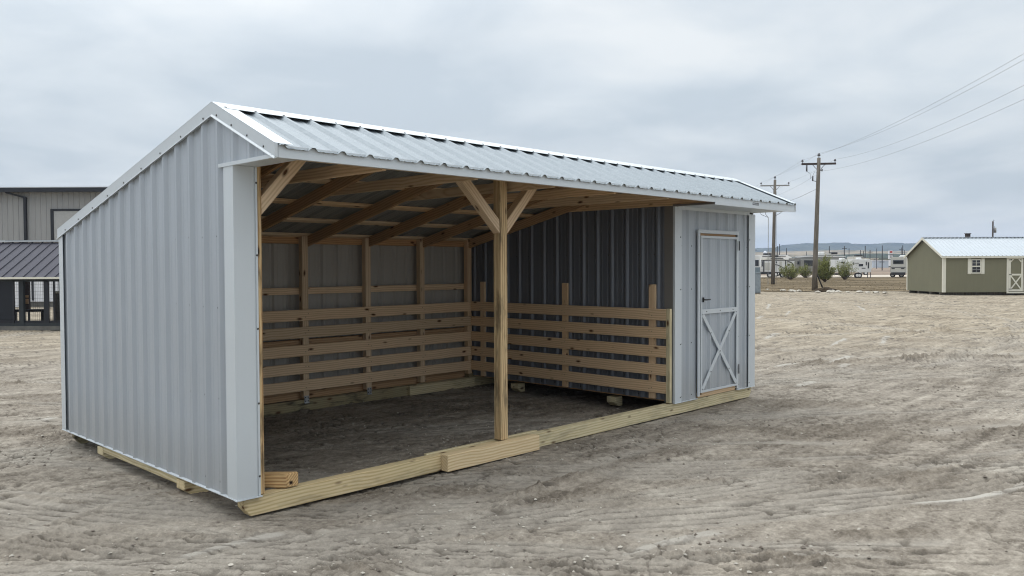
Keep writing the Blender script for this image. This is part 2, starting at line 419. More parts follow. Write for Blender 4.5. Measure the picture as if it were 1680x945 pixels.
bxo('bottom_plate', .01, .09, 2.68, 3.43, .119, .136, M['treat'], shed, .001)
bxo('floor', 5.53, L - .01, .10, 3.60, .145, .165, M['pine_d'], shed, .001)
bxo('floor_joist', 6.2, 6.24, .10, 3.44, .03, .143, M['treat_d'], shed, .001)
bxo('bottom_plate', 5.485, 5.525, .10, 3.61, .150, .195, M['pine_d'], shed)
bxo('bottom_plate', .03, 5.478, 3.548, 3.60, .10, .255, M['pine_d'], shed)
# floor-corner brace
bm = bmesh.new(); cb = Vector((.2925, .1825, .197)); q_ = math.sqrt(.5)
Mb = Matrix(((-q_, -q_, 0), (q_, -q_, 0), (0, 0, 1)))
A = [Mb.transposed() @ (Vector((x, y, z)) - cb) for x, y, z in ((.38, .0, .147), (.478, .0, .147), (.113, .365, .147), (.015, .365, .147))]
loft(bm, A, [p + Vector((0, 0, .104)) for p in A]); bmesh.ops.bevel(bm, geom=list(bm.edges), offset=.006, segments=2, affect='EDGES')
done('corner_block', bm, M['post'], shed, Matrix.Translation(cb) @ Mb.to_4x4())
# --- timber: front posts, braces
bxo('corner_post', .158, .196, -.008, .08, .143, 2.53, M['post'], shed)
bxo('post', 2.60, 2.692, .0, .092, .148, 2.60, M['post'], shed, .004)
pb = dict(w=.085, h=.092, up=(0, 0, 1), mat=M['pine'], parent=shed)
def brace(x0, z0, x1, z1):
    return beam('brace', (x0, .047, z0), (x1, .047, z1), .088, .088, (0, 0, 1), M['pine'], shed, .003, cut0=.088 * (1 if x1 > x0 else 1), cut1=.0)
brace(2.596, 2.13, 2.14, 2.56); brace(2.696, 2.13, 3.10, 2.56); brace(.20, 2.20, .54, 2.58)
bxo('end_post', 5.392, 5.438, -.002, .05, .148, 1.257, M['treat'], shed)
bxo('header', .16, 5.46, .0, .038, 2.565, 2.70, M['pine'], shed)
bxo('header', .16, 5.46, -.556, -.518, 2.474, 2.548, M['pine'], shed)
# --- trusses
for i, x in enumerate((.05, .86, 1.78, 2.73, 3.63, 4.54, 5.40)):
    yb = 3.56
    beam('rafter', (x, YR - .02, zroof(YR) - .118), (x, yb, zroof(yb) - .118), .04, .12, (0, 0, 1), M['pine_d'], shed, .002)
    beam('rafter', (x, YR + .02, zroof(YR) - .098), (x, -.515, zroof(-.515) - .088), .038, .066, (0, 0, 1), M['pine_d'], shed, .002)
    if 0 < i:
        beam('tie', (x + .041, -.51, 2.512), (x + .041, 1.68, 2.512), .038, .092, (0, 0, 1), M['pine'], shed, .002)
        bm = bmesh.new(); box(bm, x - .0235, x - .0205, .12, .42, 2.70, 2.80); done('gusset_plate', bm, M['galv'], shed)
for y, f in ((3.48, 1), (2.86, 1), (2.23, 1), (1.55, 1), (.9, 1), (.34, 1)):
    c0 = Vector((.02, y, zroof(y) - .046)); c1 = Vector((5.45, y, zroof(y) - .046))
    beam('purlin', c0, c1, .089, .030, nB, M['pine'], shed, .002)
for y in (.12, -.22, -.5):
    beam('purlin', (.02, y, zroof(y) - .046), (5.45, y, zroof(y) - .046), .07, .026, nF, M['pine'], shed, .002)
bxo('top_plate', .03, 5.44, 3.53, 3.60, 2.05, 2.145, M['pine_d'], shed)
# --- back wall framing
for x in (.86, 1.72, 2.665, 3.60, 4.51, 5.40):
    w_ = .082
    bxo('stud', x - w_ / 2, x + w_ / 2, 3.445, 3.525, .155 if x < 5 else .19, 2.14, M['pine'], shed)
for x in (2.665, 3.60):
    bm = bmesh.new(); box(bm, x - .032, x + .032, 3.438, 3.4445, .10, .185); box(bm, x - .032, x + .032, 3.42, 3.444, .094, .10)
    for dx in (-.018, .018):
        for dz in (.12, .165): screw(bm, (x + dx, 3.4378, dz), (0, -1, 0), .006, 1)
    done('stud_bracket', bm, [M['galv'], M['screw']], shed, norm=False)
for z0, z1 in ((1.428, 1.511), (.79, .868)):
    bxo('gap_filler', 5.385, 5.535, 3.452, 3.60, .136, .20, M['treat_d'], shed, .001) if z0 > 1 else None  # added filler block, stops light leaking through the back corner gap
    bxo('girt', .03, 5.42, 3.53, 3.598, z0, z1, M['pine'] if z0 > 1 else M['pine_d'], shed)
RZ = [(1.247, 1.112), (1.032, .897), (.812, .675), (.593, .460), (.384, .250)]
for z1, z0 in RZ:
    d = random.uniform(-.003, .003)
    bxo('kick_board', .03, 5.398, 3.42, 3.4425, z0 + d, z1 + d, M['pine'], shed)
    d = random.uniform(-.003, .003)
    bxo('kick_board', 5.393, 5.417, .052, 3.417, z0 + d + .004, z1 + d + .004, M['pine'], shed)
for y in (.27, 1.64, 3.20):
    bxo('stud', 5.42, 5.453, y - .045, y + .045, .175, 1.54, M['pine'], shed)
# nail dots on boards facing the camera are in one mesh of heads
bm = bmesh.new()
for z1, z0 in RZ:
    for x in (.86, 1.72, 2.665, 3.60, 4.51):
        for dx in (-.02, .02): screw(bm, (x + dx, 3.4195, (z0 + z1) / 2 + random.uniform(-.03, .03)), (0, -1, 0), .0035, 0)
    for y in (.27, 1.64, 3.2):
        for dy in (-.02, .02): screw(bm, (5.3925, y + dy, (z0 + z1) / 2 + random.uniform(-.03, .03)), (-1, 0, 0), .0035, 0)
tag(done('nail_heads', bm, M['screw'], shed, norm=False), kind='stuff')

# --- door
trim('door_frame', [(DX0, DX0 + .042, -.040, -.0245, .165, DZ), (DX1 - .03, DX1, -.040, -.0245, .165, DZ),
                    (DX0 + .042, DX1 - .03, -.042, -.0245, DZ - .042, DZ), (DX0 - .0, DX1, -.05, -.040, DZ - .004, DZ + .002)], 'trimw')
bxo('door_header', DX0 + .043, DX1 - .031, -.012, .03, DZ - .075, DZ - .043, M['pine_d'], shed, .001)
dr = empty('door', (DX1 - .03, -.02, .2)); dr.parent = shed
def dl(x): return x - (DX1 - .03)
x0, x1, z0, z1 = DX0 + .055, DX1 - .045, .205, 2.128
bm = bmesh.new()
panel(bm, x0, x1, 5.78, (0, 0, 0), (1, 0, 0), (0, 0, 1), (0, -1, 0), lambda s: z0, lambda s: z1)
for v_ in bm.verts: v_.co = Vector((dl(v_.co.x), v_.co.y, v_.co.z - .2))
done('door_panel', bm, [M['panel'], M['panel_in']], dr, norm=False)
bm = bmesh.new()
Y0, Y1 = -.012, -.0035 - .002
for b_ in ((x0 - .008, x0 + .022, z0, z1), (x1 - .022, x1 + .006, z0, z1), (x0 + .022, x1 - .022, z0, z0 + .026), (x0 + .022, x1 - .022, z1 - .03, z1)):
    box(bm, dl(b_[0]), dl(b_[1]), -.030, -.0185, b_[2] - .2, b_[3] - .2)
zm0, zm1 = 1.17, 1.226
box(bm, dl(x0 + .022), dl(x1 - .022), -.031, -.0195, zm0 - .2, zm1 - .2)
def strip(xa, za, xb, zb, w, y):
    d = Vector((xb - xa, 0, zb - za)).normalized(); n_ = Vector((d.z, 0, -d.x)) * w / 2
    A = [Vector((dl(xa), y, za - .2)) + n_, Vector((dl(xa), y, za - .2)) - n_, Vector((dl(xb), y, zb - .2)) - n_, Vector((dl(xb), y, zb - .2)) + n_]
    loft(bm, A, [p + Vector((0, .009, 0)) for p in A])
strip(x0 + .035, z0 + .045, x1 - .035, zm0 - .01, .05, -.0295); strip(x0 + .035, zm0 - .01, x1 - .035, z0 + .045, .05, -.0325)
for x in (x0 + .12, (x0 + x1) / 2, x1 - .12): screw(bm, (dl(x), -.0312, zm0 + .028 - .2), (0, -1, 0), .006, 1)
for f in (.25, .5, .75):
    screw(bm, (dl(x0 + (x1 - x0) * f), -.033, z0 + (zm0 - z0) * f - .2), (0, -1, 0), .006, 1)
    if f != .5: screw(bm, (dl(x1 - (x1 - x0) * f), -.033, z0 + (zm0 - z0) * f - .2), (0, -1, 0), .006, 1)
done('door_trim', bm, [M['trimw'], M['screw']], dr, norm=False)
bm = bmesh.new(); box(bm, dl(6.028), dl(6.05), -.048, -.030, 1.115, 1.175, 0, .003)
tube(bm, [(dl(6.04), -.05, 1.145), (dl(6.04), -.072, 1.145), (dl(6.055), -.078, 1.145), (dl(6.14), -.074, 1.148)], .008, 8)
done('door_handle', bm, M['black'], dr)
for zc in (2.015, .42):
    bm = bmesh.new(); box(bm, dl(6.893), dl(6.913), -.046, -.0415, zc - .06 - .2, zc + .06 - .2); tube(bm, [(dl(6.892), -.05, zc - .06 - .2), (dl(6.892), -.05, zc + .06 - .2)], .007, 8)
    done('hinge', bm, M['black'], dr)
bxo('threshold', DX0 + .045, DX1 - .03, -.012, .03, .143, .198, M['pine'], shed)
# inner framing glimpsed at the jamb
bxo('stud', 5.52, 5.56, .0, .08, .14, 2.45, M['pine'], shed)

# ================================================================== GROUND (polar sheet around the camera, displaced)
rng = np.random.RandomState(11)
PERM = rng.permutation(512); PERM = np.concatenate([PERM, PERM]); GR = rng.uniform(-1, 1, (512, 2)); GR /= np.linalg.norm(GR, axis=1)[:, None]
def perlin(x, y, sd=0):
    x = x + sd * 17.3; y = y + sd * 5.1
    xi = np.floor(x).astype(int); yi = np.floor(y).astype(int); xf = x - xi; yf = y - yi
    u = xf * xf * xf * (xf * (xf * 6 - 15) + 10); v = yf * yf * yf * (yf * (yf * 6 - 15) + 10)
    def g(ix, iy, dx, dy):
        h = PERM[(PERM[ix & 511] + iy) & 511]; return GR[h, 0] * dx + GR[h, 1] * dy
    a = g(xi, yi, xf, yf); b = g(xi + 1, yi, xf - 1, yf); c = g(xi, yi + 1, xf, yf - 1); d = g(xi + 1, yi + 1, xf - 1, yf - 1)
    return (a + u * (b - a)) * (1 - v) + (c + u * (d - c)) * v
def fbm(x, y, o=4, sd=0, g=.5):
    s = 0; a = 1; f = 1
    for i in range(o): s = s + a * perlin(x * f, y * f, sd + i); a *= g; f *= 2.03
    return s
def sst(x, a, b):
    t = np.clip((x - a) / (b - a), 0, 1); return t * t * (3 - 2 * t)
def terrain(X, Y):
    """returns height, packed mask, loose mask"""
    D = np.hypot(X - CAM.x, Y - CAM.y)
    u = (X - CAM.x) * FR.x + (Y - CAM.y) * FR.y; w = (X - CAM.x) * FF.x + (Y - CAM.y) * FF.y
    fade = 1 / (1 + (D / 30) ** 2)
    h = .028 * fbm(X * .35, Y * .35, 3, 1) + .010 * fbm(u * .9, w * 1.6, 3, 2)
    # travel-stretched relief
    an = fbm(u * 1.0 + .4 * w, w * 5.5, 4, 3)
    h += .011 * an
    loose = sst(fbm(u * .38, w * .8, 3, 4) + .25 * fbm(u * 2, w * 3, 2, 5), .06, .42)
    clod = fbm(u * 8 + .4 * an, w * 17, 4, 6, .66); ridg = 1 - np.abs(fbm(u * 4.5, w * 10, 3, 7)) * 2.2
    h += loose * (.026 * np.maximum(clod, -.12) + .012 * ridg) + (1 - loose) * .006 * clod
    fine = fbm(X * 34, Y * 34, 2, 8); h += fine * (.005 + .010 * loose)
    packed = np.zeros_like(X); groove = np.zeros_like(X)
    # tyre tracks: big arcs, multi-rib tread
    def track(cx, cy, rad, wd, rib, amp, seed, side=0):
        nonlocal h, packed, groove
        d = np.hypot(X - cx, Y - cy) - rad + .05 * fbm(X * .6, Y * .6, 2, seed)
        m = sst(-np.abs(d), -wd, -wd * .86)
        ang = np.arctan2(Y - cy, X - cx) * rad
        brk = sst(fbm(ang * .35, d * 1.5, 3, seed + 1), -.22, .1)
        m = m * brk
        g = np.clip(np.abs(np.sin(math.pi * d / rib)) * 1.9, 0, 1)
        h -= m * (.006 + (1 - g) * amp * 3.4 * (.6 + .8 * perlin(ang * 4, d * 12, seed + 3)) )
        h[:] = h
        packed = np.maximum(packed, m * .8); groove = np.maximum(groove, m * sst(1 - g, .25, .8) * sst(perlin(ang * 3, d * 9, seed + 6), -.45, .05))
        berm = np.exp(-((np.abs(d) - wd * 1.08) / .035) ** 2) * brk * .6
        h += berm * (.016 + .02 * clod)
    def arc(p, q, bow):   # arc through two ground points given in (right, forward) metres
        P_ = np.array([CAM.x + p[0] * FR.x + p[1] * FF.x, CAM.y + p[0] * FR.y + p[1] * FF.y]); Q_ = np.array([CAM.x + q[0] * FR.x + q[1] * FF.x, CAM.y + q[0] * FR.y + q[1] * FF.y])
        m_ = (P_ + Q_) / 2; d_ = Q_ - P_; L_ = np.linalg.norm(d_); n_ = np.array([-d_[1], d_[0]]) / L_
        r_ = (L_ * L_ / 4 + bow * bow) / (2 * bow); c_ = m_ + n_ * (bow - r_)
        return c_[0], c_[1], abs(r_)
    h = h.copy()
    def gp(U_, V_):
        w_ = 1.7687 * 1339.9 / (V_ - 437.0); return ((U_ - 840) / 1339.9 * w_, w_)
    def windrow(p, q, bow, wd, hg, seed):
        """ragged ridge of pushed-up soil with a smooth shaved lane beside it"""
        nonlocal h, loose, packed
        cx, cy, rad = arc(p, q, bow); d = np.hypot(X - cx, Y - cy) - rad + .06 * fbm(X * .8, Y * .8, 2, seed); ang = np.arctan2(Y - cy, X - cx) * rad
        pc = np.array([CAM.x + p[0] * FR.x + p[1] * FF.x, CAM.y + p[0] * FR.y + p[1] * FF.y]); qc = np.array([CAM.x + q[0] * FR.x + q[1] * FF.x, CAM.y + q[0] * FR.y + q[1] * FF.y])
        tt = ((X - pc[0]) * (qc[0] - pc[0]) + (Y - pc[1]) * (qc[1] - pc[1])) / ((qc - pc) ** 2).sum()
        en = sst(tt, -.02, .1) * sst(-tt, -1.02, -.9)
        m = np.exp(-(d / wd) ** 2) * en * sst(fbm(ang * .7, d, 2, seed + 2), -.35, .05)
        h += m * hg * (1 + 1.6 * np.maximum(clod, -.2)); loose = np.maximum(loose, m)
        m2 = np.exp(-((d - wd * 2.0) / (wd * .8)) ** 2) * en; packed = np.maximum(packed, m2); h = h * (1 - .8 * m2) - .008 * m2
    def scrape(p, q, bow, wd, seed, pale=1.6):
        nonlocal h, packed
        cx, cy, rad = arc(p, q, bow); d = np.hypot(X - cx, Y - cy) - rad + .03 * fbm(X * 1.2, Y * 1.2, 3, seed)
        pc = np.array([CAM.x + p[0] * FR.x + p[1] * FF.x, CAM.y + p[0] * FR.y + p[1] * FF.y]); qc = np.array([CAM.x + q[0] * FR.x + q[1] * FF.x, CAM.y + q[0] * FR.y + q[1] * FF.y])
        tt = ((X - pc[0]) * (qc[0] - pc[0]) + (Y - pc[1]) * (qc[1] - pc[1])) / ((qc - pc) ** 2).sum()
        en = sst(tt, .0, .3) * sst(-tt, -1.0, -.8); wv = wd * (.35 + .65 * np.clip(tt, 0, 1)) * (1 + .5 * fbm(tt * 9, tt * 0 + .3, 3, seed + 3))
        m = sst(-np.abs(d), -wv, -wv * .6) * en; h = h * (1 - .85 * m) + m * .004; packed = np.maximum(packed, m * pale)
        e2 = np.exp(-((d + wv * 1.3) / (wd * .5)) ** 2) * en; h -= e2 * .012
    track(*arc((-2.6, 5.8), (4.6, 7.1), -.55), .46, .108, .017, 20)
    track(*arc((-1.0, 6.9), (6.6, 8.2), -.35), .34, .105, .014, 24)
    track(*arc((-5, 4.0), (7, 9.0), -.4), .24, .09, .010, 28)
    track(*arc((-6, 4.5), (1, 4.75), .3), .34, .095, .012, 32)
    track(*arc((.2, 4.45), (8, 4.3), -.3), .30, .10, .010, 36)
    track(*arc((2, 9.5), (20, 11.5), .5), .35, .13, .018, 40)
    track(*arc((-9, 7.0), (-2, 5.2), .3), .30, .10, .014, 44)
    track(*arc((3, 12), (30, 17), .6), .35, .14, .03, 48)
    track(*arc((3, 17), (30, 19), -.6), .4, .16, .03, 52)
    track(*arc((-12, 12), (-2, 11), -.6), .4, .14, .025, 56)
    windrow(gp(600, 905), gp(1120, 742), .12, .10, .026, 70)
    windrow(gp(1000, 868), gp(1560, 880), -.15, .08, .018, 72)
    windrow(gp(1030, 742), gp(1420, 741), .1, .12, .020, 74)
    windrow(gp(1560, 722), gp(1900, 700), .1, .16, .035, 76)
    windrow(gp(10, 900), gp(360, 800), .2, .10, .022, 78)
    windrow(gp(1040, 925), gp(1500, 935), .05, .07, .030, 80)
    windrow(gp(1250, 560), gp(2100, 530), .5, .22, .05, 82)
    windrow(gp(1300, 600), gp(2100, 585), .5, .20, .045, 84)
    windrow(gp(-200, 640), gp(100, 632), .2, .20, .04, 86)
    scrape(gp(1400, 838), gp(1740, 788), -.14, .075, 90)
    scrape(gp(960, 932), gp(1215, 872), .05, .07, 92, 1.2)
    scrape(gp(215, 940), gp(500, 872), .08, .06, 94, 1.2)
    for k_, (p_, q_) in enumerate((((1265, 606), (1310, 598)), ((1350, 603), (1400, 585)), ((1376, 607), (1396, 600)), ((1355, 576), (1392, 556)), ((1445, 572), (1458, 552)), ((1250, 562), (1278, 548)), ((1400, 502), (1420, 514)), ((1258, 512), (1262, 500)), ((1240, 527), (1252, 520)), ((1288, 522), (1296, 512)), ((60, 690), (92, 684)), ((1300, 640), (1345, 628)))):
        scrape(gp(*p_), gp(*q_), .03, .10 + .02 * (k_ % 3), 100 + k_, 1.3)
    # thin broken crust cracks, stretched along the travel direction
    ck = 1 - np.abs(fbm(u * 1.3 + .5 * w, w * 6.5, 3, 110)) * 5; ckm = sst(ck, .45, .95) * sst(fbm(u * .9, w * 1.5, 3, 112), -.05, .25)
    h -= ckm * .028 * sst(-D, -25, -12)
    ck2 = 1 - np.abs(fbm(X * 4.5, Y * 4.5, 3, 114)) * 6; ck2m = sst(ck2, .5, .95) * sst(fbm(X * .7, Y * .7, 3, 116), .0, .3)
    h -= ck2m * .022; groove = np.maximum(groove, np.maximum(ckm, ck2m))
    # grader windrows, far
    h += fade * .014 * fbm(u * .25, w * 2.2, 3, 60)
    far = sst(D, 14, 22); h += far * .02 * fbm(u * .5, w * 1.8, 3, 62)
    # keep soil below the timber and flat near posts
    near = sst(-np.abs(Y - .03), -.55, -.1) * sst(X, -.3, .1) * sst(-X, -7.8, -7.4)
    lim = -.004 + .014 * fine
    h = h * (1 - near) + np.minimum(h * .4 - .006, .004) * near
    dip = np.exp(-((X - 1.1) / .8) ** 2 - ((Y - .0) / .25) ** 2); h -= dip * .018
    h = np.where((X > -.1) & (X < 7.5) & (Y > 0) & (Y < 3.6), np.minimum(h, .035) - .006, h)
    h = np.where(D > 70, h * .4, h)
    terrain.groove = groove
    return h, packed, loose
def polar_ground():
    az0 = math.atan2(FF.y, FF.x)
    dth = np.concatenate([np.linspace(-math.pi, -.95, 60)[:-1], np.linspace(-.95, -.62, 130)[:-1], np.linspace(-.62, .62, 880)[:-1], np.linspace(.62, .95, 130)[:-1], np.linspace(.95, math.pi, 60)])[:-1]
    th = az0 + dth
    r = [1.0]
    while r[-1] < 3.0: r.append(r[-1] * 1.008)
    while r[-1] < 16: r.append(r[-1] * 1.0021)
    while r[-1] < 60: r.append(r[-1] * 1.0075)
    while r[-1] < 5200: r.append(r[-1] * 1.12)
    r = np.array(r); nr, na = len(r), len(th)
    X = CAM.x + r[:, None] * np.cos(th)[None]; Y = CAM.y + r[:, None] * np.sin(th)[None]
    H, P_, L_ = terrain(X, Y); H = np.where(r[:, None] > 150, -.02, H)
    co = np.empty((nr * na + 1, 3), np.float32); co[:-1, 0] = X.ravel(); co[:-1, 1] = Y.ravel(); co[:-1, 2] = H.ravel(); co[-1] = (CAM.x, CAM.y, 0)
    i = np.arange(nr - 1)[:, None] * na; j = np.arange(na)[None]; j2 = (j + 1) % na
    q = np.stack([i + j, i + j2, i + na + j2, i + na + j], -1).reshape(-1, 4)
    tri = np.stack([np.full(na, nr * na), np.arange(na), (np.arange(na) + 1) % na], -1)
    me = bpy.data.meshes.new('ground'); me.vertices.add(len(co)); me.vertices.foreach_set('co', co.ravel())
    lv = np.concatenate([q.ravel(), tri.ravel()]).astype(np.int32)
    me.loops.add(len(lv)); me.loops.foreach_set('vertex_index', lv)
    me.polygons.add(len(q) + len(tri))
    ls = np.concatenate([np.arange(len(q)) * 4, len(q) * 4 + np.arange(len(tri)) * 3]).astype(np.int32)
    me.polygons.foreach_set('loop_start', ls)
    me.polygons.foreach_set('use_smooth', np.ones(len(ls), bool))
    me.update(calc_edges=True)
    for nme, arr in (('packed', P_), ('loose', L_), ('groove_shade', terrain.groove)):
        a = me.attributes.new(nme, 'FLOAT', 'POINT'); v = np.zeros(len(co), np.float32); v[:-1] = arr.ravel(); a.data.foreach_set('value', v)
    return me
def mat_dirt():
    m, t, b = nt('dirt')
    tc = t.nodes.new('ShaderNodeTexCoord'); v = tc.outputs['Object']
    sp = t.nodes.new('ShaderNodeSeparateXYZ'); t.links.new(v, sp.inputs[0])
    big = noise(t, v, .35, 3, .5); med = noise(t, v, 2.2, 5, .62); fin = noise(t, v, 16, 7, .78); vf = noise(t, v, 130, 2, .7)
    an_ = t.nodes.new('ShaderNodeMapping'); an_.inputs['Rotation'].default_value = (0, 0, R(38)); an_.inputs['Scale'].default_value = (.35, 3.2, 1); t.links.new(v, an_.inputs[0]); stk = noise(t, an_.outputs[0], 1.5, 6, .65)
    c = ramp(t, [(.40, (.132, .113, .091)), (.48, (.240, .211, .173)), (.54, (.318, .284, .235)), (.62, (.445, .403, .337))], mth(t, 'ADD', mth(t, 'MULTIPLY', med, .2), mth(t, 'ADD', mth(t, 'MULTIPLY', stk, .35), mth(t, 'MULTIPLY', fin, .45))))
    # farther yard surface is dry tan caliche
    u_ = mth(t, 'ADD', mth(t, 'MULTIPLY', sp.outputs[0], .64), mth(t, 'MULTIPLY', sp.outputs[1], .62))
    tan = ramp(t, [(.36, 0), (.62, 1)], mth(t, 'ADD', mth(t, 'MULTIPLY', u_, .034), mth(t, 'MULTIPLY', big, .25)))
    tc2 = ramp(t, [(.38, (.195, .162, .117)), (.5, (.315, .270, .203)), (.61, (.455, .395, .305))], mth(t, 'ADD', mth(t, 'MULTIPLY', stk, .55), mth(t, 'MULTIPLY', fin, .45)))
    c = mix(t, c, tc2, tan)
    at = t.nodes.new('ShaderNodeAttribute'); at.attribute_name = 'packed'
    al = t.nodes.new('ShaderNodeAttribute'); al.attribute_name = 'loose'
    c = mix(t, c, (.37, .345, .30), ramp(t, [(.0, 0), (.8, .45), (1.0, .85)], mth(t, 'MULTIPLY', at.outputs['Fac'], .8)))
    c = mix(t, c, (.47, .445, .395), ramp(t, [(.60, 0), (.95, .7)], mth(t, 'MULTIPLY', at.outputs['Fac'], .6)))
    c = mix(t, c, (.76, .74, .72), mth(t, 'MULTIPLY', al.outputs['Fac'], .8), 'MULTIPLY')
    ad = t.nodes.new('ShaderNodeAttribute'); ad.attribute_name = 'groove_shade'
    c = mix(t, c, (.115, .10, .083), mth(t, 'MULTIPLY', ad.outputs['Fac'], .9))   # shade painted into the soil colour along tread grooves and crust cracks
    # grit: small pale stones pressed in
    vo = t.nodes.new('ShaderNodeTexVoronoi'); vo.inputs['Scale'].default_value = 38; t.links.new(v, vo.inputs['Vector'])
    gm = mth(t, 'MULTIPLY', ramp(t, [(.10, 1), (.20, 0)], vo.outputs['Distance']), ramp(t, [(.52, 0), (.62, 1)], noise(t, v, 3.1, 4, .65)))
    c = mix(t, c, (.55, .50, .42), mth(t, 'MULTIPLY', gm, .6))
    c = mix(t, c, ramp(t, [(.35, .86), (.7, 1.06)], vf), 1, 'MULTIPLY')
    t.links.new(c, b.inputs['Base Color']); b.inputs['Roughness'].default_value = .95; b.inputs['Specular IOR Level'].default_value = .15
    hgt = mth(t, 'ADD', mth(t, 'MULTIPLY', fin, .7), mth(t, 'ADD', mth(t, 'MULTIPLY', vf, .35), mth(t, 'MULTIPLY', gm, .5)))
    bump(t, b, hgt, .8, .012)
    return m
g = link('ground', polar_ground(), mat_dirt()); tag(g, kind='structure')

# loose stones
def stones(name, n, region, smin, smax, mat, seed):
    rs = np.random.RandomState(seed); bm = bmesh.new()
    pos = np.array([region(rs) for _ in range(n)]); h, _, _ = terrain(pos[:, 0].copy(), pos[:, 1].copy())
    for (x, y), z in zip(pos, h):
        s = smin + (smax - smin) * rs.rand() ** 3
        q = Quaternion(rs.randn(4)).normalized() if True else None
        vs = []
        base = ((1, 0, 0), (-1, 0, 0), (0, 1, 0), (0, -1, 0), (0, 0, 1), (0, 0, -1))
        sc = (s * rs.uniform(.7, 1.2), s * rs.uniform(.6, 1.1), s * rs.uniform(.35, .7)); a = rs.uniform(0, 6.28)
        for p in base:
            px, py, pz = p[0] * sc[0], p[1] * sc[1], p[2] * sc[2]
            j = rs.uniform(-.25, .25, 3) * s
            vs.append(bm.verts.new((x + px * math.cos(a) - py * math.sin(a) + j[0], y + px * math.sin(a) + py * math.cos(a) + j[1], z + sc[2] * .3 + pz + j[2] * .4)))
        for f in ((0, 2, 4), (2, 1, 4), (1, 3, 4), (3, 0, 4), (2, 0, 5), (1, 2, 5), (3, 1, 5), (0, 3, 5)):
            bm.faces.new([vs[k] for k in f])
    return done(name, bm, mat)
def reg(u0, u1, w0, w1, cl=1.2):
    cents = []
    def f(rs):
        if not cents: cents.extend([(rs.uniform(u0, u1), w0 + (w1 - w0) * rs.rand() ** 1.4) for _ in range(26)])
        if rs.rand() < .55:
            c = cents[rs.randint(len(cents))]; u = c[0] + rs.randn() * cl * .5; w = c[1] + rs.randn() * cl * .22
        else: u = rs.uniform(u0, u1); w = w0 + (w1 - w0) * rs.rand() ** 1.5
        return CAM.x + u * FR.x + w * FF.x, CAM.y + u * FR.y + w * FF.y
    return f
M['stone'] = flat('limestone_chip', (.50, .465, .40), .9, 0, .35, 14)
M['clod'] = flat('soil_clod', (.22, .19, .16), .95, 0, .3, 20, .1)
tag(stones('gravel', 5200, reg(-5, 12, 3.0, 18), .003, .019, M['stone'], 3), kind='stuff', label='pale limestone chips scattered over the dirt', cat='gravel')
tag(stones('soil_clods', 6500, reg(-5, 11, 3.0, 15, .9), .004, .022, M['clod'], 5), kind='stuff', label='small dark clods of broken soil on the dirt yard', cat='soil')

# ================================================================== BACKGROUND helpers
F0 = 1339.9
def depth_pt(u, v, dep): return CAM + (c_f + c_r * ((u - 840) / F0) - c_u * ((v - 472.5) / F0)) * dep
def frame(u, v, name, **k):
    """empty at the ground point under photo coordinate (u, v), local X to the right, Y away"""
    D = c_f + c_r * ((u - 840) / F0) - c_u * ((v - 472.5) / F0); t_ = -CAM.z / D.z; p = CAM + D * t_
    return empty(name, (p.x, p.y, 0), math.atan2(FR.y, FR.x), **k)
def frame_d(u, dep, name, rz=0, z=0, **k):
    D = FF * dep + FR * ((u - 840) / F0 * dep); return empty(name, (CAM.x + D.x, CAM.y + D.y, z), math.atan2(FR.y, FR.x) + rz, **k)
def bx(name, boxes, mat, parent, bev=0):
    bm = bmesh.new()
    for b_ in boxes: box(bm, *b_, 0, bev)
    return done(name, bm, mat, parent)

# ---- dry grass field + road
def sheet(name, poly, z, mat, **k):
    bm = bmesh.new(); bm.faces.new([bm.verts.new((CAM.x + u * FR.x + w * FF.x, CAM.y + u * FR.y + w * FF.y, z)) for u, w in poly])
    return tag(done(name, bm, mat), **k)
def mat_field():
    m, t, b = nt('dry_field'); v = coords(t, (1, 1, 1)); rot = t.nodes.new('ShaderNodeMapping'); rot.inputs['Rotation'].default_value = (0, 0, R(45)); rot.inputs['Scale'].default_value = (1.0, .22, 1)
    t.links.new(v, rot.inputs[0])
    a = noise(t, rot.outputs[0], .35, 5, .65); f = noise(t, v, 6, 4, .7)
    c = ramp(t, [(.3, (.05, .038, .024)), (.48, (.12, .093, .058)), (.62, (.25, .20, .13))], mth(t, 'ADD', mth(t, 'MULTIPLY', a, .7), mth(t, 'MULTIPLY', f, .3)))
    t.links.new(c, b.inputs['Base Color']); b.inputs['Roughness'].default_value = 1; b.inputs['Specular IOR Level'].default_value = .05
    bump(t, b, f, .8, .05); return m
M['field'] = mat_field()
e0 = [(-90, 58)] + [(u, 53.5 + 1.2 * math.sin(u * .35) + random.uniform(-.5, .5) - max(0, u - 10) * .06) for u in np.arange(-40, 60, 1.5)] + [(160, 50)]
sheet('dry_grass_field', e0 + [(160, 112), (-90, 112)], .02, M['field'], kind='structure')
sheet('gravel_road', [(-200, 112), (260, 112), (260, 136), (-200, 136)], .03, flat('road_gravel', (.50, .44, .36), .95, 0, .2, .3), kind='structure')
sheet('far_field', [(-900, 136), (1500, 136), (1500, 560), (-900, 560)], .05, flat('far_soil', (.23, .17, .12), 1, 0, .35, .02), kind='structure')
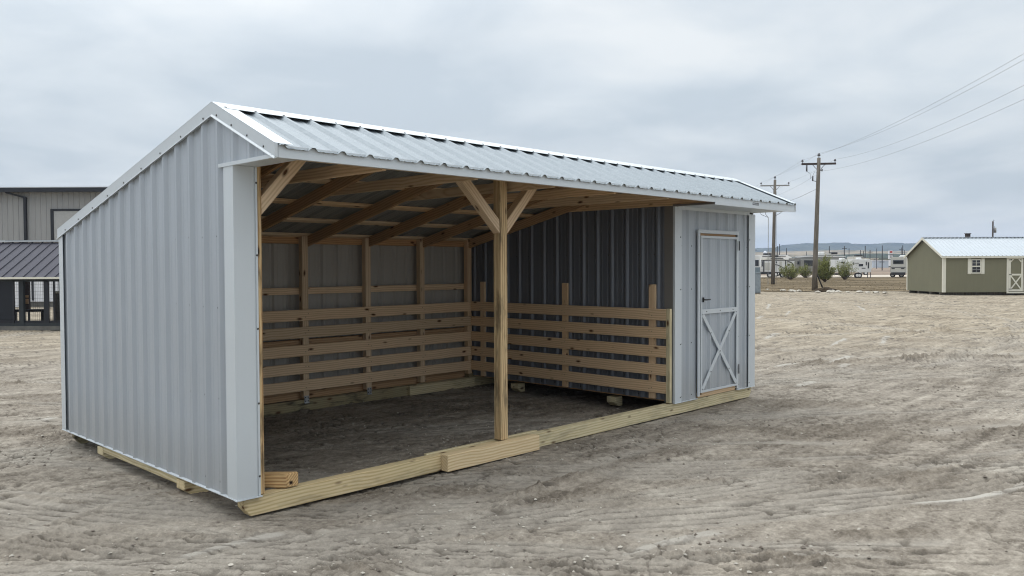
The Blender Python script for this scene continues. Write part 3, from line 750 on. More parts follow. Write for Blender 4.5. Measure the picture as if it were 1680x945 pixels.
def grass(name, n, fn, hmin, hmax, mat, seed):
    rs = np.random.RandomState(seed); bm = bmesh.new()
    for _ in range(n):
        u, w = fn(rs); x = CAM.x + u * FR.x + w * FF.x; y = CAM.y + u * FR.y + w * FF.y; hh_ = rs.uniform(hmin, hmax)
        for k in range(4):
            a = rs.uniform(0, 6.28); d = rs.uniform(.02, .16); x1, y1 = x + math.cos(a) * d, y + math.sin(a) * d
            b0 = rs.uniform(-.09, .09, 2)
            v1 = bm.verts.new((x + b0[0] - .02 * math.sin(a), y + b0[1] + .02 * math.cos(a), 0)); v2 = bm.verts.new((x + b0[0] + .02 * math.sin(a), y + b0[1] - .02 * math.cos(a), 0)); v3 = bm.verts.new((x1 + b0[0], y1 + b0[1], hh_))
            bm.faces.new((v1, v2, v3))
    return done(name, bm, mat)
M['straw'] = flat('dry_grass_blade', (.14, .11, .07), 1, 0, .5, .5, .05)
tag(grass('dry_grass', 4200, lambda rs: (rs.uniform(8, 40), 54 + 57 * rs.rand() ** 1.5), .02, .09, M['straw'], 4), label='brown dry winter grass on the strip beyond the yard', cat='grass', kind='stuff')

# pale rocks along the edge of the grass
rockspots = [(1259, 476, .16), (1285, 477.5, .22), (1300, 479, .30), (1311, 478.5, .22), (1341, 480, .2), (1364, 480, .34), (1375, 480, .24), (1391, 480.5, .18), (1411, 480, .24), (1424, 481, .2), (1437, 481, .22), (1452, 481.5, .18)]
rl = ['small pale rock nearest the shed corner at the grass edge', 'low pale rock just left of the two clustered rocks', 'flat broken pale rock, larger of the two left of the leaning pole', 'pale rock touching the flat broken rock left of the leaning pole',
      'small pale rock right at the foot of the leaning pole', 'widest pale rock on the grass edge, just right of the dark dirt mound', 'pale rock beside the widest rock of the grass edge', 'little round pale rock between pole and green shed',
      'knobbly pale rock midway between leaning pole and green shed', 'small rock right after the midway knobbly rock', 'second rock left of the olive green shed', 'rock lying closest to the olive green shed']
for (u, v, s), lb in zip(rockspots, rl):
    o = frame(u, v, 'rock', label=lb, cat='rock', group='pale rocks along the grass edge')
    p = o.location.copy(); bpy.data.objects.remove(o)
    bm = bmesh.new(); bmesh.ops.create_icosphere(bm, subdivisions=2, radius=1)
    for v_ in bm.verts:
        c = v_.co; k = 1 + random.uniform(-.22, .22); v_.co = Vector((c.x * s * 1.1 * k, c.y * s * .8 * k, max(c.z, -.3) * s * .42 * k))
    o = done('rock', bm, M['stone']); o.location = (p.x, p.y, .04)
    tag(o, lb, 'rock', 'pale rocks along the grass edge')
bm = bmesh.new(); bmesh.ops.create_icosphere(bm, subdivisions=3, radius=1)
for v_ in bm.verts:
    c = v_.co; k = 1 + random.uniform(-.12, .12); v_.co = Vector((c.x * .75 * k, c.y * .5 * k, max(c.z, -.2) * .28 * k))
o = done('dirt_mound', bm, flat('dark_soil', (.06, .045, .03), 1, 0, .3, 8, .1, .4)); q = frame(1355, 478.5, 'tmp'); o.location = q.location; bpy.data.objects.remove(q)
o.rotation_euler.z = math.atan2(FR.y, FR.x)
tag(o, 'dark low mound of soil right of the leaning utility pole', 'dirt mound')

# ---- utility poles
def mat_pole():
    m, t, b = nt('weathered_pole'); v = coords(t, (6, 6, .35)); n = noise(t, v, 2.5, 5, .7)
    t.links.new(ramp(t, [(.3, (.07, .06, .048)), (.55, (.17, .15, .125)), (.75, (.26, .235, .20))], n), b.inputs['Base Color']); b.inputs['Roughness'].default_value = .9
    bump(t, b, n, .6, .02); return m
M['pole'] = mat_pole(); M['arm'] = flat('arm_dark', (.05, .038, .035), .8); M['armg'] = flat('arm_grey', (.30, .30, .29), .8)
M['porc'] = flat('porcelain', (.10, .10, .11), .3); M['wire'] = flat('wire_metal', (.16, .17, .18), .5, .3)
adir = Vector((.60, -.80, 0)).normalized()
def insul(bm, p, s=1):
    p = Vector(p); tube(bm, [p, p + Vector((0, 0, .10 * s))], .02 * s, 6); tube(bm, [p + Vector((0, 0, .10 * s)), p + Vector((0, 0, .17 * s)), p + Vector((0, 0, .24 * s))], .085 * s, 8, r1=.05 * s)
def upole(base, top, arms, label, armmat, extra):
    root = empty('utility_pole', base, label=label, cat='utility pole', group='tall wooden utility poles')
    T = Vector(top) - Vector(base)
    bm = bmesh.new(); tube(bm, [T * f for f in (0, .25, .5, .75, 1)], .175, 12, r1=.115)
    done('pole', bm, M['pole'], root)
    for (f, hl, th, off) in arms:
        bm = bmesh.new(); c = T * f + off
        a = c - adir * hl; b_ = c + adir * hl
        fs_d = Vector((-adir.y, adir.x, 0)) * .05; Z_ = Vector((0, 0, th / 2))
        loft(bm, [a - fs_d - Z_, a + fs_d - Z_, a + fs_d + Z_, a - fs_d + Z_], [b_ - fs_d - Z_, b_ + fs_d - Z_, b_ + fs_d + Z_, b_ - fs_d + Z_])
        done('crossarm', bm, armmat, root)
        for q in (a + adir * .06, b_ - adir * .06):
            bm = bmesh.new(); insul(bm, q + Vector((0, 0, th / 2))); done('insulator', bm, M['porc'], root)
        bm = bmesh.new()
        for sg in (-1, 1): tube(bm, [c + adir * sg * .42 + Vector((0, 0, -.03)), T * f + Vector((0, 0, -.40)) + adir * sg * .1], .018, 5)
        done('arm_brace', bm, M['arm'], root)
    bm = bmesh.new(); insul(bm, T, 1.3); done('insulator', bm, M['porc'], root)
    extra(root, T)
    return root
p1b = Vector((51.20, 18.60, 0)); p1t = depth_pt(1343.5, 259, 55.36)
p2b = Vector((65.64, 28.80, 0)); p2t = depth_pt(1271.5, 295, 72.8)
def ex1(root, T):
    bm = bmesh.new(); c = T * .955 - adir * .78 + Vector((0, 0, -.08)); tube(bm, [c, c + Vector((0, 0, -.42))], .055, 8); done('cutout_fuse', bm, M['porc'], root)
    bm = bmesh.new(); c2 = T * .86 - adir * .36; tube(bm, [c2 + Vector((0, 0, .05)), c2 + Vector((0, 0, -.3))], .05, 8); tube(bm, [c2 + Vector((0, 0, -.28)), c2 + adir * .28 + Vector((0, 0, -.34))], .025, 6); done('surge_arrester', bm, M['porc'], root)
    bm = bmesh.new(); a = c + Vector((0, 0, -.42)); b_ = c2 + Vector((0, 0, .05))
    tube(bm, [a, a + adir * .22 + Vector((0, 0, -.12)), a + adir * .26 + Vector((0, 0, -.5)), b_], .012, 5)
    e = c2 + Vector((0, 0, .05)); tube(bm, [e, e + adir * .12 + Vector((0, 0, .28)), e + adir * .26 + Vector((0, 0, .22)), e + adir * .30 + Vector((0, 0, -.1))], .012, 5)
    done('jumper_wire', bm, M['wire'], root)
    bm = bmesh.new(); tube(bm, [T * .905 + adir * .1, T * .905 + adir * .26], .03, 6); insul(bm, T * .895 + adir * .24, .8); done('neutral_bracket', bm, M['porc'], root)
    bm = bmesh.new(); tube(bm, [Vector((.10, -.16, 0)), Vector((.02, -.15, .85))], .05, 6); tube(bm, [adir * .62, adir * .16 + Vector((0, 0, 1.15))], .05, 6); done('guy_guard', bm, M['black'], root)
def ex2(root, T):
    bm = bmesh.new(); z0 = T * .78
    x0 = z0 + adir * .12; tube(bm, [x0, x0 + adir * 1.0], .035, 6); insul(bm, x0 + adir * .82, .9); done('side_arm', bm, M['arm'], root)
    bm = bmesh.new(); zb = T * .64; h0 = Vector((-.30, -.18, 0)) * 0
    c = -adir * .42
    tube(bm, [c + Vector((0, 0, .0)), c + Vector((0, 0, zb.z))], .028, 6)
    done('riser_conduit', bm, M['armg'], root)
    bm = bmesh.new(); tz = Vector((0, 0, 1))
    for (o0, mid, hz) in ((-1.25, -1.0, 7.3), (-.72, -.7, 7.3)):
        tube(bm, [adir * o0 + tz * hz, adir * (o0 + .02) + tz * (hz - .6), adir * (o0 * .75 - .1) + tz * (hz - 1.05), c + tz * zb.z], .02, 5)
    tube(bm, [adir * 1.25 + tz * 7.35, adir * 1.2 + tz * 6.9, adir * .6 + tz * 6.35, adir * .15 + tz * 6.1], .02, 5)
    done('drip_loop_wire', bm, M['arm'], root)
    bm = bmesh.new(); tube(bm, [adir * .28, adir * .28 + tz * 8.3], .012, 5); done('ground_wire', bm, M['wire'], root)
upole(p1b, p1t, [(.955, 1.12, .13, Vector((0, 0, 0)))], 'leaning wooden utility pole in front, with dark crossarm and a black guard at its foot', M['arm'], ex1)
upole(p2b, p2t, [(.945, 1.25, .11, Vector((0, 0, 0)))], 'farther wooden utility pole with grey crossarm, rising beside the shed eave', M['armg'], ex2)
# wires: pole 2 -> pole 1 -> out over the photographer's right
T1 = p1t; T2 = p2t
ctr1 = p1b + (p1t - p1b) * .955; ctr2 = p2b + (p2t - p2b) * .945
ends1 = [T1 + Vector((0, 0, .30)), ctr1 - adir * 1.06 + Vector((0, 0, .28)), ctr1 + adir * 1.06 + Vector((0, 0, .28)), p1b + (p1t - p1b) * .90 + adir * .24]
ends2 = [T2 + Vector((0, 0, .30)), ctr2 - adir * 1.19 + Vector((0, 0, .28)), ctr2 + adir * 1.19 + Vector((0, 0, .28)), p2b + (p2t - p2b) * .85 + adir * .2]
pass_uv = [(1680, 98), (1680, 88), (1680, 140), (1680, 163)]
wl = ['top overhead wire running through the pole-top insulators', 'overhead wire on the left ends of the crossarms', 'overhead wire on the right ends of the crossarms', 'lowest overhead neutral wire below the crossarms']
for i in range(4):
    a, b_ = ends2[i], ends1[i]
    q = depth_pt(*pass_uv[i], 25.3)
    e = b_ + (q - b_) * 1.5
    bm = bmesh.new()
    def span(p, q_, sag, n=14): return [p + (q_ - p) * (k / n) + Vector((0, 0, -4 * sag * (k / n) * (1 - k / n))) for k in range(n + 1)]
    prev = span(a + (a - b_) * 1.4, a, .2, 8)[:-1]
    tube(bm, prev + span(a, b_, .12, 6)[:-1] + span(b_, q, .35, 14) + [e], .005, 5)
    tag(done('overhead_wire', bm, M['wire']), wl[i], 'wire', 'overhead power lines')
bm = bmesh.new(); a = p1b + (p1t - p1b) * .77; b_ = p2b + (p2t - p2b) * .78 + adir * .8
tube(bm, [a, (a + b_) / 2 - Vector((0, 0, .08)), b_], .011, 5); tag(done('service_wire', bm, M['wire']), 'short thin wire strung level between the two wooden poles', 'wire')
# pole far behind the olive shed
rt = frame_d(1626, 90, 'utility_pole', label='distant dark pole with small transformer showing above the olive shed roof', cat='utility pole')
bm = bmesh.new(); tube(bm, [(0, 0, 0), (0, 0, 6.45)], .10, 8, r1=.08); done('pole', bm, M['arm'], rt)
bm = bmesh.new(); tube(bm, [(.25, 0, 5.2), (.25, 0, 5.75)], .13, 10); tube(bm, [(.07, 0, 5.6), (.2, 0, 5.6)], .03, 6); tube(bm, [(.2, 0, 5.75), (.15, 0, 5.95)], .02, 5); done('transformer', bm, M['armg'], rt)
bm = bmesh.new(); tube(bm, [(0, 0, 6.45), (.05, 0, 6.6), (.15, 0, 6.55)], .03, 5); done('insulator', bm, M['porc'], rt)

# ---- utility cabinet next to pole
rt = frame_d(1238, 50.5, 'utility_cabinet', label='grey sheet metal utility cabinet at the shed corner before the parked motorhome', cat='cabinet')
M['cab'] = flat('cabinet_grey', (.26, .30, .33), .5, .2, .2, 5)
bx('cabinet_body', [(-.8, .24, -.25, .25, .05, 1.25)], M['cab'], rt, .01)
bx('cabinet_door', [(-.32, .20, -.265, -.25, .12, 1.18)], M['cab'], rt, .004)
bx('cabinet_lid', [(-.83, .27, -.29, .28, 1.25, 1.29)], M['cab'], rt, .005)
bx('cabinet_base', [(-.8, .24, -.25, .25, 0, .05)], M['pole'], rt)

# ---- olive shed
M['olive'] = None
def mat_siding(name, col, pitch):
    m, t, b = nt(name); v = coords(t, (1, 1, 1)); sp = t.nodes.new('ShaderNodeSeparateXYZ'); t.links.new(v, sp.inputs[0])
    a = mth(t, 'ADD', sp.outputs[0], sp.outputs[1]); g_ = mth(t, 'FRACT', mth(t, 'DIVIDE', a, pitch)); gr = ramp(t, [(.0, 1), (.06, 0)], g_)
    n = noise(t, v, 1.2, 5, .6); n2 = noise(t, coords(t, (4, 4, .4)), 2, 4, .6)
    c = mix(t, col, mth(t, 'ADD', mth(t, 'MULTIPLY', n, .18), mth(t, 'ADD', mth(t, 'MULTIPLY', n2, .14), .84)), 1, 'MULTIPLY')
    t.links.new(c, b.inputs['Base Color']); b.inputs['Roughness'].default_value = .75
    bump(t, b, mth(t, 'SUBTRACT', mth(t, 'MULTIPLY', n2, .3), gr), .6, .01); return m
M['olive'] = mat_siding('olive_siding', (.182, .175, .114), .20)
M['cream'] = flat('cream_trim', (.70, .68, .58), .6, 0, .06, 3)
M['glass'] = flat('dark_glass', (.012, .014, .018), .08, 0, .1, 2, .8)
K = .0347
s2 = frame_d(1545.4, 46.5, 'storage_shed', label='long olive green storage shed with white metal roof and cream trim on the right', cat='shed')
LL, WD = 12.2, 4.27; ze, zr2 = 2.24, 3.30; zb = .16
bm = bmesh.new()
loft(bm, [(0, 0, zb), (0, WD, zb), (0, WD, ze), (0, WD / 2, zr2 - .06), (0, 0, ze)], [(LL, 0, zb), (LL, WD, zb), (LL, WD, ze), (LL, WD / 2, zr2 - .06), (LL, 0, ze)])
done('wall', bm, M['olive'], s2)
for sg in (0, 1):
    bm = bmesh.new(); y0_, y1_ = (-.12, WD / 2) if sg == 0 else (WD + .12, WD / 2)
    sl_ = (zr2 - ze) / (WD / 2)
    zA = ze - .02; zB = zr2 + .04
    Uv = (Vector((0, y0_, zA)) - Vector((0, y1_, zB))); ln = Uv.length; Uv.normalize(); Nn = Vector((0, -.44 if sg == 0 else .44, 1)).normalized()
    panel(bm, -.14, LL + .14, .1, (0, y1_, zB), (1, 0, 0), Uv, Nn, lambda s: 0, lambda s: ln, minor=False, rh=.03)
    done('roof', bm, [M['roofw'], M['roof_in']], s2, norm=False)
bx('ridge_cap', [(-.14, LL + .14, WD / 2 - .13, WD / 2 + .13, zr2 + .055, zr2 + .075)], M['trimw'], s2)
bx('fascia', [(-.14, LL + .14, -.135, -.10, ze - .13, ze - .03)], M['cream'], s2)
for y0_, y1_ in ((-.12, WD / 2), (WD + .12, WD / 2)):
    bm = bmesh.new(); loft(bm, [(-.16, y0_, ze - .12), (-.12, y0_, ze - .12), (-.12, y0_, ze + .0), (-.16, y0_, ze + .0)], [(-.16, y1_, zr2 - .08), (-.12, y1_, zr2 - .08), (-.12, y1_, zr2 + .06), (-.16, y1_, zr2 + .06)])
    done('rake_trim', bm, M['cream'], s2)
bx('corner_trim', [(-.02, .15, -.02, -.001, zb, ze - .13), (-.02, -.001, -.001, .09, zb, ze - .1)], M['cream'], s2)
bx('corner_trim', [(-.02, -.001, WD - .1, WD + .0, zb, ze - .1)], M['cream'], s2)
bx('skid', [(-.0, LL, .3, .4, 0, zb)], M['pole'], s2); bx('skid', [(-.0, LL, 1.4, 1.5, 0, zb)], M['pole'], s2); bx('skid', [(-.0, LL, 2.8, 2.9, 0, zb)], M['pole'], s2); bx('skid', [(-.0, LL, 3.9, 4.0, 0, zb)], M['pole'], s2)
def X2(u): return (u - 1545.4) * K
def Z2(v): return 1.77 - (v - 434.3) * K
wx0, wx1, wz0, wz1 = X2(1591), X2(1607), Z2(450), Z2(426.5)
wn = bx('window', [(wx0, wx1, -.03, -.001, wz0, wz1)], M['cream'], s2)
px_ = (wx1 - wx0)
for (a, b_, c, d) in ((.10, .47, .55, .73), (.53, .90, .55, .73), (.10, .47, .76, .93), (.53, .90, .76, .93)):
    bx('window_pane', [(wx0 + px_ * a, wx0 + px_ * b_, -.036, -.031, wz0 + (wz1 - wz0) * c, wz0 + (wz1 - wz0) * d)], M['glass'], wn)
bx('window_pane', [(wx0 + px_ * .10, wx0 + px_ * .90, -.036, -.031, wz0 + (wz1 - wz0) * .08, wz0 + (wz1 - wz0) * .46)], M['glass'], wn)
bx('muntin', [(wx0 + px_ * .48, wx0 + px_ * .52, -.04, -.036, wz0 + (wz1 - wz0) * .08, wz0 + (wz1 - wz0) * .46), (wx0 + px_ * .10, wx0 + px_ * .90, -.0405, -.0365, wz0 + (wz1 - wz0) * .26, wz0 + (wz1 - wz0) * .29)], M['armg'], wn)
for a, b_ in ((X2(1585.4), X2(1590.6)), (X2(1607.4), X2(1612.8))):
    bx('shutter', [(a, b_, -.03, -.001, wz0 - .03, wz1 + .04), (a + .02, b_ - .02, -.045, -.03, wz1 - .1, wz1 - .02), (a + .02, b_ - .02, -.045, -.03, wz0 + .02, wz0 + .1)], M['cream'], s2)
def barn_door(xa, xb, left):
    za, zb_ = Z2(479), Z2(423.5)
    d_ = bx('door', [(xa, xb, -.03, -.001, za, zb_)], M['olive'], s2)
    w = .10; zmid = Z2(452)
    bm = bmesh.new()
    for b_ in ((xa, xa + w, za, zb_), (xb - w, xb, za, zb_), (xa + w, xb - w, za, za + w), (xa + w, xb - w, zb_ - w, zb_), (xa + w, xb - w, zmid - .05, zmid + .05)): box(bm, b_[0], b_[1], -.05, -.031, b_[2], b_[3])
    def st(x0, z0, x1, z1, w_, y):
        dd = Vector((x1 - x0, 0, z1 - z0)).normalized(); n_ = Vector((dd.z, 0, -dd.x)) * w_ / 2
        A = [Vector((x0, y, z0)) + n_, Vector((x0, y, z0)) - n_, Vector((x1, y, z1)) - n_, Vector((x1, y, z1)) + n_]; loft(bm, A, [p + Vector((0, .015, 0)) for p in A])
    st(xa + w, za + w, xb - w, zmid - .05, .07, -.047); st(xa + w, zmid - .05, xb - w, za + w, .07, -.049)
    st(xa + w, zb_ - w - .15, xa + w + .15, zb_ - w, .07, -.047); st(xb - w, zb_ - w - .15, xb - w - .15, zb_ - w, .07, -.047)
    done('door_trim', bm, M['cream'], d_)
    for zz in (zb_ - .15, zmid, za + .12):
        hx = xa if left else xb - .16
        bx('hinge', [(hx - (.0), hx + .16, -.058, -.051, zz - .02, zz + .02)], M['black'], d_)
dx0 = X2(1652.5); barn_door(dx0, dx0 + .80, True); barn_door(dx0 + .84, dx0 + 1.64, False)
bx('door_frame', [(dx0 - .12, dx0 - .01, -.045, -.001, Z2(482), Z2(422)), (dx0 - .12, dx0 + 1.75, -.047, -.001, Z2(422.8), Z2(420.8)), (dx0 + 1.65, dx0 + 1.75, -.045, -.001, Z2(482), Z2(422.9)), (dx0 - .12, dx0 + 1.75, -.047, -.001, Z2(482.5), Z2(480))], M['cream'], s2)
rt = frame_d(1585, 60, 'vent_stack', label='dark boxy vent stack poking up behind the olive shed roof', cat='chimney')
bx('stack', [(-.11, .11, -.11, .11, 0, 3.98)], M['arm'], rt); bx('cap', [(-.17, .17, -.17, .17, 3.98, 4.02), (-.13, .13, -.13, .13, 3.75, 3.98)], M['arm'], rt)

# ---- LEFT: metal warehouse + kennel building
wd = 45.0; KB = wd / F0
wh = frame_d(0, wd, 'warehouse', label='big tan-grey metal warehouse with black gutter, left behind the kennel', cat='warehouse')
def XB(u): return u * KB
def ZB(v): return 1.77 + (440 - v) * KB
M['wtan'] = painted_metal('warehouse_tan', (.315, .315, .31), .5, 0, .1)
M['wblk'] = flat('gutter_black', (.018, .02, .026), .4, .1)
bm = bmesh.new()
panel(bm, XB(-260), XB(420), .1, (0, 0, 0), (1, 0, 0), (0, 0, 1), (0, -1, 0), lambda s: 0, lambda s: ZB(314), pitch=.3048, rh=.03, back=False)
box(bm, XB(-260), XB(420), .01, 18, 0, ZB(314))
done('wall', bm, [M['wtan'], M['wtan']], wh, norm=False)
bm = bmesh.new(); loft(bm, [(XB(-265), -.35, ZB(311)), (XB(-265), 9, ZB(311) + 1.0), (XB(-265), 18.3, ZB(311)), (XB(-265), 18.3, ZB(314)), (XB(-265), -.35, ZB(314))],
                       [(XB(425), -.35, ZB(311)), (XB(425), 9, ZB(311) + 1.0), (XB(425), 18.3, ZB(311)), (XB(425), 18.3, ZB(314)), (XB(425), -.35, ZB(314))])
done('roof', bm, M['roof'], wh)
bx('gutter', [(XB(-265), XB(425), -.55, -.35, ZB(317.5), ZB(310.5))], M['wblk'], wh)
bx('gutter_lip', [(XB(-265), XB(425), -.56, -.34, ZB(310.5), ZB(309.3))], M['trimw'], wh)
bm = bmesh.new(); box(bm, XB(41.5), XB(45.5), -.17, -.05, 0, ZB(325)); loft(bm, [(XB(17), -.42, ZB(316)), (XB(17), -.30, ZB(316)), (XB(17), -.30, ZB(319)), (XB(17), -.42, ZB(319))], [(XB(44), -.14, ZB(324)), (XB(44), -.05, ZB(324)), (XB(44), -.05, ZB(327)), (XB(44), -.14, ZB(327))])
done('downspout', bm, M['wblk'], wh)
bx('loading_door', [(XB(88), XB(175), -.05, -.035, 0, ZB(347))], flat('door_grey', (.40, .40, .39), .5, 0, .1), wh)
bx('door_surround', [(XB(84), XB(89), -.08, -.032, 0, ZB(344)), (XB(89), XB(175), -.08, -.032, ZB(347.5), ZB(344))], M['wblk'], wh)

kd = 23.0; KK = kd / F0
kn = frame_d(0, kd, 'kennel', label='low animal kennel with dark standing-seam roof and black wire mesh front', cat='kennel')
def XK(u): return u * KK
def ZK(v): return 1.77 + (440 - v) * KK
M['dkroof'] = painted_metal('charcoal_roof', (.05, .05, .066), .72, 0, .1)
M['dkwood'] = flat('dark_post', (.03, .036, .04), .7)
M['kbase'] = flat('grey_skid', (.16, .155, .14), .9, 0, .3, 4)
yr_ = 1.9; zk0, zk1 = ZK(456), 1.77 + (440 - 399) * (kd + yr_) / F0
bm = bmesh.new(); Uv = Vector((0, -.15 - yr_, zk0 - zk1)); ln = Uv.length; Uv.normalize()
panel(bm, XK(-160), XK(190), .1, (0, yr_, zk1), (1, 0, 0), Uv, Vector((0, -(zk1 - zk0), yr_ + .15)).normalized(), lambda s: 0, lambda s: ln, minor=False, pitch=.3, rh=.03, wid=(.012, .008))
for k in range(1):
    loft(bm, [(XK(-160), yr_, zk1), (XK(-160), 2 * yr_, zk0), (XK(-160), 2 * yr_, zk0 - .03), (XK(-160), yr_, zk1 - .03)], [(XK(190), yr_, zk1), (XK(190), 2 * yr_, zk0), (XK(190), 2 * yr_, zk0 - .03), (XK(190), yr_, zk1 - .03)])
done('roof', bm, [M['dkroof'], M['wblk']], kn, norm=False)
bx('ridge_trim', [(XK(-162), XK(192), yr_ - .08, yr_ + .1, zk1 + .03, zk1 + .065)], M['trim'], kn)
bx('fascia', [(XK(-162), XK(192), -.20, -.155, zk0 - .045, zk0 + .012)], M['cream'], kn)
bx('beam', [(XK(-158), XK(188), .0, .08, zk0 - .12, zk0 - .045)], M['dkwood'], kn)
for a, b_ in ((29, 36), (97, 104), (-45, -38), (165, 172)):
    bx('post', [(XK(a), XK(b_), -.02, .09, .02, zk0 - .05)], M['dkwood'], kn)
bx('base_skid', [(XK(-160), XK(190), -.04, .12, .0, ZK(536))], M['kbase'], kn)
bx('base_rail', [(XK(-160), XK(190), -.01, .10, ZK(536), ZK(531.5))], M['dkwood'], kn)
bx('kick_strip', [(XK(-160), XK(190), .02, .05, ZK(531.5), ZK(527))], M['wblk'], kn)
bx('side_panel', [(XK(-160), XK(17), .05, .10, .12, zk0 - .05)], flat('navy_panel', (.006, .009, .016), .4), kn)
bx('gate_frame', [(XK(17), XK(20), .0, .05, .15, zk0 - .05), (XK(69), XK(77), .0, .05, .15, zk0 - .05), (XK(84), XK(86.5), .01, .05, .15, zk0 - .05)], M['wblk'], kn)
bm = bmesh.new()
for k in range(-5, 100):
    x = XK(18) + k * .052
    if x < XK(172) and x > XK(18): box(bm, x - .0022, x + .0022, .03, .0345, .17, zk0 - .05)
z = .2
while z < zk0 - .06:
    box(bm, XK(18), XK(172), .026, .03, z - .0022, z + .0022); z += .1
done('wire_mesh', bm, M['wblk'], kn)
bx('back_wall', [(-.30, XK(190), 3.55, 3.62, .1, zk0 - .0)], flat('kennel_back', (.03, .03, .04), .7), kn)
# things standing behind the kennel
bgw = frame_d(0, 36.5, 'white_shed', label='white boarded shed standing behind the kennel mesh', cat='shed'); k3 = 36.5 / F0
M['white'] = flat('white_paint', (.74, .75, .78), .6, 0, .08, 2)
bx('wall', [(19 * k3, 27 * k3, 0, .15, -.0, 2.9), (45 * k3, 49 * k3, 0, .15, .25, 2.9), (49.5 * k3, 96 * k3, .05, 3, .25, 2.9)], M['white'], bgw)
bx('door_frame', [(50 * k3, 52 * k3, -.01, .05, .3, 2.3), (57 * k3, 77 * k3, .03, .049, 1.38, 1.40), (94 * k3, 97 * k3, -.01, .05, .3, 2.2)], M['wblk'], bgw)
bx('roof', [(10 * k3, 100 * k3, -.1, 3.1, 2.9, 3.0)], M['dkroof'], bgw)
bx('skid', [(28 * k3, 96 * k3, .1, 3, 0, .24)], M['kbase'], bgw)
rt = frame_d(36, 26, 'brown_hutch', label='dark reddish brown wooden hutch behind the kennel mesh', cat='hutch'); k3 = 26 / F0
bx('hutch_body', [(-4 * k3, 8.5 * k3, 0, .1, .4, 1.6)], flat('brown_stain', (.03, .013, .01), .7), rt); bx('shelf', [(-4 * k3, 8.5 * k3, -.05, 0, .62, .78), (-4 * k3, 8.5 * k3, -.04, 0, .82, .9)], M['pine_d'], rt); bx('leg', [(-4 * k3, -2 * k3, 0, .06, 0, .4), (6.5 * k3, 8.5 * k3, 0, .06, 0, .4)], M['dkwood'], rt)
rt = frame_d(90, 26.0, 'lumber_stack', label='small upright stack of tan lumber at the right end of the kennel', cat='lumber')
bx('board', [(-2 * k3, 5 * k3, 0, .3, .0, .95)], M['kbase'], rt); bx('board', [(-2.3 * k3, 5.2 * k3, -.02, .32, .95, 1.02)], M['cream'], rt)
rt = frame_d(38, 25.6, 'trailer_tongue', rz=.12, label='long black steel tongue lying low behind the kennel mesh', cat='trailer part')
bx('tongue', [(-18 * k3, 28 * k3, 0, .1, .38, .46)], M['wblk'], rt); bx('jack', [(-17 * k3, -14 * k3, 0, .08, 0, .38), (24 * k3, 27 * k3, 0, .08, 0, .38)], M['wblk'], rt)

# ---- bushes
def mat_leaf(name, a, b_):
    m, t, b = nt(name); n = noise(t, coords(t), 1.8, 3, .6); n2 = noise(t, coords(t), 25, 2, .5)
    t.links.new(mix(t, a, b_, ramp(t, [(.35, 0), (.65, 1)], mth(t, 'ADD', mth(t, 'MULTIPLY', n, .5), mth(t, 'MULTIPLY', n2, .5)))), b.inputs['Base Color']); b.inputs['Roughness'].default_value = .7
    b.inputs['Specular IOR Level'].default_value = .2; return m
M['leaf'] = mat_leaf('willow_leaf', (.13, .15, .04), (.31, .32, .11)); M['twig'] = flat('twig', (.10, .07, .05), .9)
def bush(u, v, wpx, hpx, dens, label, seed):
    rs = np.random.RandomState(seed); o = frame(u, v, 'bush', label=label, cat='bush', group='yellow-green bushes before the parked campers')
    dep = (o.location - CAM).dot(FF); k = dep / F0; w = wpx * k / 2; h = hpx * k
    tb = bmesh.new(); lb = bmesh.new()
    for s in range(44):
        a = rs.uniform(0, 6.28); rr = w * rs.uniform(.1, 1.15); hh_ = h * (1 - .28 * (rr / w) ** 2) * rs.uniform(.55, 1.06)
        tip = Vector((math.cos(a) * rr, math.sin(a) * rr, hh_)); mid = Vector((tip.x * .75, tip.y * .75, hh_ * .45))
        pts = [Vector((rs.uniform(-.1, .1), rs.uniform(-.1, .1), 0)), mid, tip]
        tube(tb, pts, .02, 5, r1=.006)
        for j in range(int(dens * rs.uniform(.2, 1.2))):
            f = rs.uniform(.28, 1.05); p = (pts[0] * (1 - f) ** 2 + mid * 2 * f * (1 - f) + tip * f * f) + Vector(rs.randn(3)) * .06 * (w + .3)
            d = Vector(rs.randn(3)) + Vector((0, 0, 1.0)); d.normalize(); e_ = d.cross(Vector(rs.randn(3))).normalized(); L_ = rs.uniform(.10, .24)
            q = [lb.verts.new(p), lb.verts.new(p + d * L_ * .5 + e_ * .022), lb.verts.new(p + d * L_), lb.verts.new(p + d * L_ * .5 - e_ * .022)]; lb.faces.new(q)
    done('stem', tb, M['twig'], o); done('foliage', lb, M['leaf'], o)
bush(1297, 459, 32, 27, 110, 'low feathery bush, leftmost, between the two utility poles', 1)
bush(1353.5, 463, 28, 44, 260, 'tallest and densest green bush, right behind the leaning pole', 2)
bush(1386, 459, 34, 32, 90, 'sparse wispy bush in front of the white travel trailers', 3)
bush(1322, 456, 20, 22, 60, 'small thin bush left of the leaning pole, before the big grey camper', 4)

